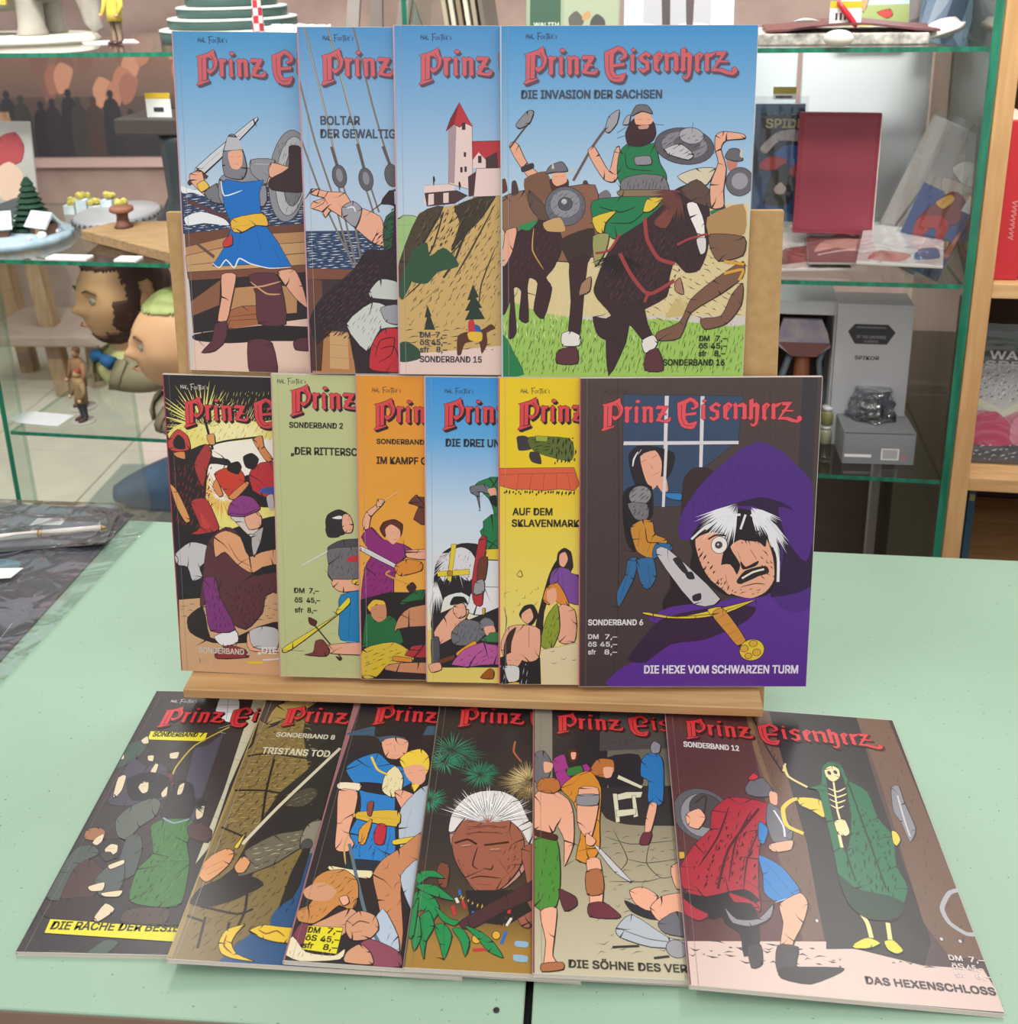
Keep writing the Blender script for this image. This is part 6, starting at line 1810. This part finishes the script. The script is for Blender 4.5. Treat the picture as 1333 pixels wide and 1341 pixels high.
# pile of sleeved comics lying flat
flat_art = ("g d4c8bc c4b4a8 0 1\nso 8a4a40 20,40 120,60 200,120 160,180 60,160\ns 4a7a9c 120,20 240,40 220,100 140,90\n", "g 8a5c54 6a4440 0 1\ns c09080 20,80 90,120 160,90 230,140 200,190 60,180\nl d8c8b8 4 30,60 120,100 240,90\n", "g d8d0c8 b8aca4 0 1\nso a84a3c 30,30 120,20 150,80 60,100\ns 3c5c7c 160,40 230,60 220,140 170,120\n")
for i, (u, w, a, n) in enumerate(((1.32, .03, .06, 'leftmost'), (1.375, .035, -.05, 'middle'), (1.44, .0, -.2, 'rightmost'))):
    ex = Vector((cos(-.0875+a), sin(-.0875+a), .03)); ey = Vector((-sin(-.0875+a), cos(-.0875+a), .14))
    sleeved('sleeved comic lying under the burgundy book, %s of the flat pile' % n, 120, 170, flat_art[i], P(u, w, ZB+.007+i*.0115), basis(ex, ey), ['c9c4c0', 'a89c94', 'cfcac4'][i], .004)
hero = "g 8a8680 8f8a84 0 .35\nf 3c4c7c 0,0 190,0 190,260 0,260\nso b8b0a8 60,330 90,370 150,370 175,330 120,300\nso a89a90 50,300 180,300 170,250 70,255\nso 7a3a38 30,150 90,270 140,260 150,190 100,160\nso c8963c 60,220 90,260 110,250 90,210\nso a83838 50,60 30,150 90,190 130,170 120,60 100,140 80,140\nso d07a3c 40,40 60,110 90,60\nso c85040 100,30 130,60 150,40 140,120 110,110\nso 3c7cb4 60,0 70,50 110,50 120,0\nso d8b048 120,120 150,130 150,100\nf d8dcdc 140,230 170,230 170,280 145,280\ns c87858 150,80 165,170 175,160 170,90\n"
Rl = basis(P(1, -.25, .0)-P(0, 0, 0), Vector((.30, .02, 1)))
sleeved('sleeved comic with a red and gold figure leaning on the right glass pane', 85, 225, hero, P(1.505, .115, ZB+.008), basis((.72, -.60, -.30), (.26, -.08, 1)), '9a948c')
sleeved('sleeved comic with faded print leaning behind the red and gold one', 85, 235, "g b4aca4 a49c96 0 1\nso a05448 70,180 90,320 120,330 110,200\nl 6a6460 4 40,60 70,250 90,420\nl 6a6460 3 80,30 110,200\nl d8d0c4 5 120,60 140,300\n", P(1.475, .15, ZB+.008), basis((.72, -.50, -.30), (.28, -.0, 1)), 'b4aca4')

# ---- lower shelf, right
bl_ = cthing('window_box', 'grey-white box with a dark display window, lower shelf right', 'box', 1.388, .13, ZC+.0005)
pm_ = mat('box_paint', 'c6c8cc', .45, .3, noise=.04)
for n_, q in (('top_panel', (-.05, .05, 0, .1, .222, .246)), ('side_panel', (-.05, -.045, 0, .1, 0, .222)), ('side_panel', (.045, .05, 0, .1, 0, .222)), ('back_panel', (-.045, .045, .096, .1, 0, .222)), ('bottom_panel', (-.045, .045, 0, .096, 0, .012))):
    b_ = bmesh.new(); bx(b_, *q); obj(n_, b_, mat('box_dark', '4e3c32', .6, noise=.2) if n_ == 'back_panel' else pm_, bl_, bevel=.0006, seg=1)
b_ = bmesh.new(); tube(b_, [(-.032, .03, .013), (-.036, .04, .08), (-.02, .03, .14)], .006, 8); tube(b_, [(.032, .03, .013), (.036, .03, .07), (.028, .03, .13), (.034, .03, .15)], .005, 8); obj('accessory', b_, mat('cold_blue', '7f8d98', .4, noise=.2), bl_, True)
emb = bmesh.new(); loft(emb, [[(-.042, y, .19), (-.036, y, .212), (.026, y, .212), (.036, y, .19), (.042, y, .165), (.02, y, .148), (-.02, y, .148), (-.042, y, .165)] for y in (.004, .012)]); em = obj('emblem', emb, mat('emblem_pale', 'b0a6a2', .5, scale=30, col2='8a84a0'), bl_)
e2 = bmesh.new(); loft(e2, [[(-.042, y, .172), (.042, y, .172), (.02, y, .148), (-.02, y, .148)] for y in (.002, .004)]); obj('emblem_band', e2, mat('emblem_red', '7a5450', .5, noise=.1), em)
b_ = bmesh.new(); tube(b_, [(0, .02, .148), (0, .02, .10), (-.01, .02, .06)], [.012, .014, .008], 8); obj('accessory', b_, mat('bronze', '8a5030', .5, noise=.2), bl_, True)
SB = cthing('figure_box', 'grey box with a dark emblem standing on the lower shelf right', 'box', 1.494, .115, ZC+.0005)
b_ = bmesh.new(); bx(b_, -.059, .059, 0, .07, 0, .245); obj('carton', b_, mat('carton_grey', 'b2b3b6', .4, .4, noise=.04), SB, bevel=.001)
b_ = bmesh.new(); bx(b_, -.0585, .0585, .0005, .0695, .245, .2465); obj('lid', b_, mat('lid_white', 'd4d5d8', .4), SB)
ink = Ink(118, 245); draw(ink, "g bcbdc0 a2a3a8 0 1\nf 3a3a3e 36,402 56,428 160,428 184,402 160,360 60,360\nf 6e6e74 60,414 156,414 150,420 66,420\n")
put_text(ink, 'SPIKOR', lin('26262a'), 38, 5.5, 32, 153); put_text(ink, 'OF THE UNIVERSE', lin('8a8a90'), 46, 4, 32, 190); put_text(ink, 'CLASSICS', lin('8a8a90'), 22, 3, 44, 183)
o = ink.mesh('front_print', print_mat('print_satin'), SB); o.matrix_local = Matrix(((1, 0, 0, -.059), (0, 0, -1, -.0001), (0, 1, 0, 0), (0, 0, 0, 1)))
GB = cthing('small_grey_box', 'small grey box with a barcode lying at the lower shelf front, right', 'box', 1.505, .045, ZC+.0005, .05)
b_ = bmesh.new(); bx(b_, -.056, .056, 0, .13, 0, .056); obj('carton', b_, mat('carton_dark', '6c6d70', .4, .4, noise=.05), GB, bevel=.0008)
ink = Ink(112, 56); draw(ink, "g 808286 747679 0 1\nl 2a2a2c 1.4 4,108 220,108\nl 2a2a2c 1 4,4 4,108\nf cfcfcf 120,16 176,16 176,56 120,56\nf d8d8d8 6,24 90,24 90,34 6,34\ns a06a70 184,20 198,20 198,34 184,34\n")
for q in range(9): ink.fill([(63+q*2.6, 10), (64.2+q*2.6, 10), (64.2+q*2.6, 26), (63+q*2.6, 26)], lin('222226'), .1)
o = ink.mesh('front_print', print_mat('print_satin'), GB); o.matrix_local = Matrix(((1, 0, 0, -.056), (0, 0, -1, -.0001), (0, 1, 0, 0), (0, 0, 0, 1)))
pb = bmesh.new(); rings = []
random.seed(12)
for i in range(9):
    t = i/8; rings.append([(.042*cos(q)*(1-.35*t)*(1+random.uniform(-.12, .12)), .035*sin(q)*(1-.3*t)*(1+random.uniform(-.12, .12)), .05*t) for q in [2*pi*j/16 for j in range(16)]])
loft(pb, rings); pb = obj('plastic_bubble', pb, clear_mat('crinkle_plastic', 'b9bec4', .08, bump=.8, scale=40, refl=3), None, False); pb.location = P(1.50, .11, ZC+.058); tag(pb, 'crumpled clear plastic blister lying on the small grey box', 'packaging')
inn_ = bmesh.new(); lathe(inn_, [(.018, 0), (.02, .01), (.012, .024), (.004, .03)], n=12); inn_ = obj('dark_toy_part', inn_, mat('toy_dark', '5a626c', .5, noise=.3, scale=120, col2='8a8470'), None, True); inn_.location = P(1.50, .11, ZC+.060); tag(inn_, 'dark toy part inside the crumpled clear blister', 'toy part')
random.seed(9)
for i in range(5):
    bo = cthing('small_jar', 'small jar beside the brown comic at the lower shelf, %s in its stack' % ('lowest left', 'lowest right', 'middle left', 'middle right', 'highest')[i], 'jar', 1.405+.026*(i % 2), .10+.02*(i % 2), ZC+.0006+.034*(i//2), 0, 'small jars on the lower shelf')
    b_ = bmesh.new(); lathe(b_, [(.009, 0), (.011, .003), (.011, .022), (.008, .026)], n=14); obj('glass_body', b_, mat('jar_%d' % i, ['6a705c', '8a8a70', '5a5c58', '7c7a50', '808880'][i], .2, .5), bo, True)
    b_ = bmesh.new(); lathe(b_, [(.009, .026), (.009, .032), (.007, .033)], n=14); obj('lid', b_, mat('jar_lid', 'c9cbc8', .3), bo, True)
# pole and low cabinet behind the right of the case
bm = bmesh.new(); tube(bm, [(0, 0, 0), (0, 0, .72)], .012, 4); po = obj('metal_post', bm, mat('post_grey', '8b8580', .4, .4), None); po.location = P(1.59, .52, -.749); tag(po, 'pale grey square post standing behind the case at lower right', 'post')
cb = empty('low_cabinet', P(1.32, .70, -.75), -.0875); tag(cb, 'dark brown low cabinet standing behind the right end of the glass case', 'cabinet')
dk = mat('dark_cabinet', '54463f', .45, .3, scale=5, col2='493c36')
b_ = bmesh.new(); bx(b_, -.45, .36, -.1, .25, 0, .56); obj('body', b_, dk, cb, bevel=.003)
for s in (-1, 1):
    b_ = bmesh.new(); bx(b_, -.045+s*.2-.19, -.045+s*.2+.19, -.108, -.101, .03, .54); d_ = obj('door', b_, dk, cb, bevel=.002)
    b_ = bmesh.new(); bmesh.ops.create_uvsphere(b_, u_segments=10, v_segments=8, radius=.009, matrix=Matrix.Translation((-.045+s*.04, -.114, .3))); obj('knob', b_, metal_m, d_, True)

# ---- wooden shelf unit at right
wu = empty('wooden_shelving', P(1.62, 0, -.75), -.0875); tag(wu, 'beech shelf unit with three compartments at the right edge', 'shelf unit')
ven = mat('side_veneer', '7b6558', .35, .4, scale=6, col2='6c584c', stretch=(4, 4, .4)); dkb = mat('dark_back', '4a3934', .6, .2, noise=.1)
for n_, q, mm in (('side_panel', (-.012, .014, -.004, .42, 0, 1.75), beech), ('side_panel', (.62, .646, -.004, .42, 0, 1.75), beech), ('shelf_board', (.0145, .6195, 0, .40, .934, .956), beech_x), ('shelf_board', (.0145, .6195, 0, .40, .620, .642), beech_x), ('shelf_board', (.0145, .6195, 0, .40, .05, .07), beech_x), ('shelf_board', (.0145, .6195, 0, .40, 1.40, 1.42), beech_x), ('back_panel', (.0145, .6195, .405, .415, .0, 1.75), dkb), ('side_veneer', (-.0135, -.0122, .03, .42, .0, 1.75), ven)):
    b_ = bmesh.new(); bx(b_, *q); obj(n_, b_, mm, wu, bevel=.0006, seg=1)
for i, (c, h, t) in enumerate((('b82830', .235, .036), ('3c5a8c', .225, .03), ('8a8478', .22, .03), ('a8442c', .23, .035))):
    x = 1.638+sum((.036, .03, .03, .035)[:i])+i*.002; r = cthing('book', '%s book standing spine out in the beech unit, %s' % (('red', 'blue', 'grey', 'rust-coloured')[i], ('beside the side panel', 'right of the red one', 'third from the side panel', 'fourth from the side panel')[i]), 'book', x, .02, .2065, 0, 'books in the beech unit')
    b_ = bmesh.new(); bx(b_, 0, t, 0, .17, 0, h); obj('cover', b_, mat('bookc_'+c, c, .4, .4, noise=.05), r, bevel=.002)
    b_ = bmesh.new(); bx(b_, .002, t-.002, .003, .168, h-.0005, h+.0006); obj('page_block', b_, white_edge, r)
    if i == 0:
        ink = Ink(235, 36); [ink.line([(62+q*6.5, 12+q % 3), (65+q*6.5, 19-q % 2), (66.5+q*6.5, 12)], 1.2, lin('d8a8a4')) for q in range(9)]; o = ink.mesh('spine_title', print_mat('print_satin'), r); o.matrix_local = Matrix(((0, -1, 0, .034), (0, 0, -1, -.0004), (1, 0, 0, .0), (0, 0, 0, 1)))
wal = "g 2c2a2c 2c2a2c 0 .24\ng a9a6a4 c0bcb4 .24 .6\ng c08088 c85a68 .6 .85\ng 4c4a4e 55535a .85 1\nh 3a3c44 2 35 9 0,210 300,210 300,340 0,340\nh e4e2e0 2 60 14 0,200 300,200 300,330 0,330\nf d0ccb0 0,190 80,150 150,190 300,230 300,250 150,215 80,175 0,215\nso c8486a 0,60 0,150 60,170 110,120 120,62\nso d88a98 120,62 110,140 160,180 300,200 300,62\nh e8e8e8 1.6 20 10 0,8 300,8 300,58 0,58\nt d8d4d0 68 11 14 170 WALL\nt c8c4c0 74 10 8 155 SPEC\n"
sleeved('sleeved comic with black header and pink figures in the beech unit', 160, 215, wal, P(1.650, .055, -.1065), cbasis(.12), '3a383a', name='sleeved_comic')
for i, (c, h) in enumerate((('2f4c34', .205), ('24503e', .20), ('28506a', .198))):
    r = cthing('book', 'dark %s book in the lowest compartment, %s from the panel' % (('green', 'teal', 'blue')[i], ('first', 'second', 'third')[i]), 'book', 1.637+i*.0135, .10, -.679+.42-.001+.0, 0, 'dark albums in the lowest compartment')
    r.location.z = -.3405
    b_ = bmesh.new(); bx(b_, 0, .012, 0, .15, 0, h-.03); obj('cover', b_, mat('bookc_'+c, c, .4, .4), r, bevel=.001)
    b_ = bmesh.new(); bx(b_, .002, .010, -.0008, .0, h-.055, h-.043); obj('spine_mark', b_, mat('mark_olive', '8c9460', .5), r)
b_ = bmesh.new(); bx(b_, .0145, .6195, 0, .40, .388, .409); obj('shelf_board', b_, beech_x, wu, bevel=.0006, seg=1)

# ---------------------------------------------------------------- plastic sleeves with dark print, on the table at left
film2 = clear_mat('sleeve_plastic', 'eef2f4', .09, bump=.55, scale=17, refl=3.0)
def sheet(bm, P4, z, nx, ny, amp, thick=0):
    """quad P4 (lower left, lower right, upper right, upper left) as a rippled sheet"""
    g = []
    for j in range(ny+1):
        row = []
        for i in range(nx+1):
            s, t = i/nx, j/ny
            x = (P4[0][0]*(1-s)+P4[1][0]*s)*(1-t)+(P4[3][0]*(1-s)+P4[2][0]*s)*t; y = (P4[0][1]*(1-s)+P4[1][1]*s)*(1-t)+(P4[3][1]*(1-s)+P4[2][1]*s)*t
            e_ = min(s, 1-s, t, 1-t); row.append(bm.verts.new((x, y, z+amp*(.5+.5*sin(13*s+3*sin(9*t))*cos(11*t+2*s))*min(1, e_*8))))
        g.append(row)
    for j in range(ny):
        for i in range(nx): bm.faces.new((g[j][i], g[j][i+1], g[j+1][i+1], g[j+1][i]))
bg_ = empty('poster_sleeve', (-.72, 1.05, 0)); tag(bg_, 'large clear plastic sleeve holding a dark starry print, left edge of table', 'poster sleeve')
def rel(o, r): o.parent = r; o.matrix_parent_inverse = Matrix.Translation(-r.location); return o
dark = mat('night_print', '68646f', .45, .3, scale=6, col2='55525d')
bm = bmesh.new(); Pq = [(-.98, .80), (-.612, .86), (-.595, 1.235), (-.95, 1.262)]; a = [bm.verts.new((x, y, .0006)) for x, y in Pq]; c = [bm.verts.new((x, y, .0026)) for x, y in Pq]; bm.faces.new(a[::-1]); bm.faces.new(c)
for i in range(4): bm.faces.new((a[i], a[(i+1) % 4], c[(i+1) % 4], c[i]))
rel(obj('dark_print', bm, dark), bg_)
ink = Ink(2000, 2000, 1e-6); random.seed(4)
for i in range(70): 
    x, y = random.uniform(20, 350), random.uniform(70, 440); r_ = random.uniform(.25, .8); ink.fill([(x-r_, y), (x, y-r_), (x+r_, y), (x, y+r_)], lin('b8b6bc'), 0)
ink.fill(smooth_pts([(200, 300), (240, 318), (290, 316), (300, 300), (270, 285), (230, 284)]), lin('7fa0ac'), .2)
ink.line([(330, 130), (352, 160), (350, 190)], 1, lin('b8b6bc'))
o = ink.mesh('star_print', print_mat('print_satin'), None, .0027); o.location = (-.98, .80, .0027); rel(o, bg_)
bm = bmesh.new(); sheet(bm, [(-1.0, .79), (-.592, .835), (-.558, 1.243), (-.965, 1.27)], .0032, 44, 44, .0045); rel(obj('plastic_film', bm, film2, None, True), bg_)
def sticker(name, P4, z, root, txt=None):
    bm = bmesh.new(); a = [bm.verts.new((x, y, z)) for x, y in P4]; c = [bm.verts.new((x, y, z+.0003)) for x, y in P4]; bm.faces.new(a[::-1]); bm.faces.new(c)
    for i in range(4): bm.faces.new((a[i], a[(i+1) % 4], c[(i+1) % 4], c[i]))
    return rel(obj(name, bm, lab_m), root)
sticker('price_sticker', [(-.735, 1.058), (-.672, 1.068), (-.668, 1.090), (-.735, 1.085)], .0085, bg_)
pn = empty('pen_sleeve', (-.68, 1.18, .012)); tag(pn, 'smaller plastic sleeve with a pen and dark card, on the poster sleeve', 'sleeve')
bm = bmesh.new(); Pq = [(-.86, 1.112), (-.595, 1.150), (-.612, 1.235), (-.87, 1.24)]; a = [bm.verts.new((x, y, .0092)) for x, y in Pq]; c = [bm.verts.new((x, y, .0108)) for x, y in Pq]; bm.faces.new(a[::-1]); bm.faces.new(c)
for i in range(4): bm.faces.new((a[i], a[(i+1) % 4], c[(i+1) % 4], c[i]))
rel(obj('dark_card', bm, mat('card_dark', '5a5a60', .4, .4, scale=7, col2='747a80')), pn)
bm = bmesh.new(); sheet(bm, [(-.87, 1.085), (-.584, 1.142), (-.607, 1.243), (-.88, 1.252)], .0128, 30, 14, .008); rel(obj('plastic_film', bm, film2, None, True), pn)
sticker('price_sticker', [(-.708, 1.183), (-.668, 1.187), (-.668, 1.204), (-.706, 1.203)], .0112, pn)
pe = empty('white_pen', (-.70, 1.14, .015)); tag(pe, 'white pen with gold ring inside the smaller plastic sleeve', 'pen')
A, B_ = Vector((-.80, 1.128, .0155)), Vector((-.604, 1.176, .0155)); D = (B_-A)
pw = mat('pen_white', 'd4cfc8', .25, .5)
for n_, t0, t1, r0, r1, mm in (('barrel', 0, .60, .0042, .0045, pw), ('ring', .601, .625, .0047, .0047, mat('pen_gold', 'b89a58', .3, .5, metal=.6)), ('cap', .626, .97, .0045, .0036, pw), ('tip', .971, 1.0, .0030, .0008, mat('pen_gold', 'b89a58', .3, .5, metal=.6))):
    bm = bmesh.new(); tube(bm, [A+D*t0, A+D*(t0+t1)/2, A+D*t1], [r0, (r0+r1)/2, r1], 14); rel(obj(n_, bm, mm, None, True), pe)
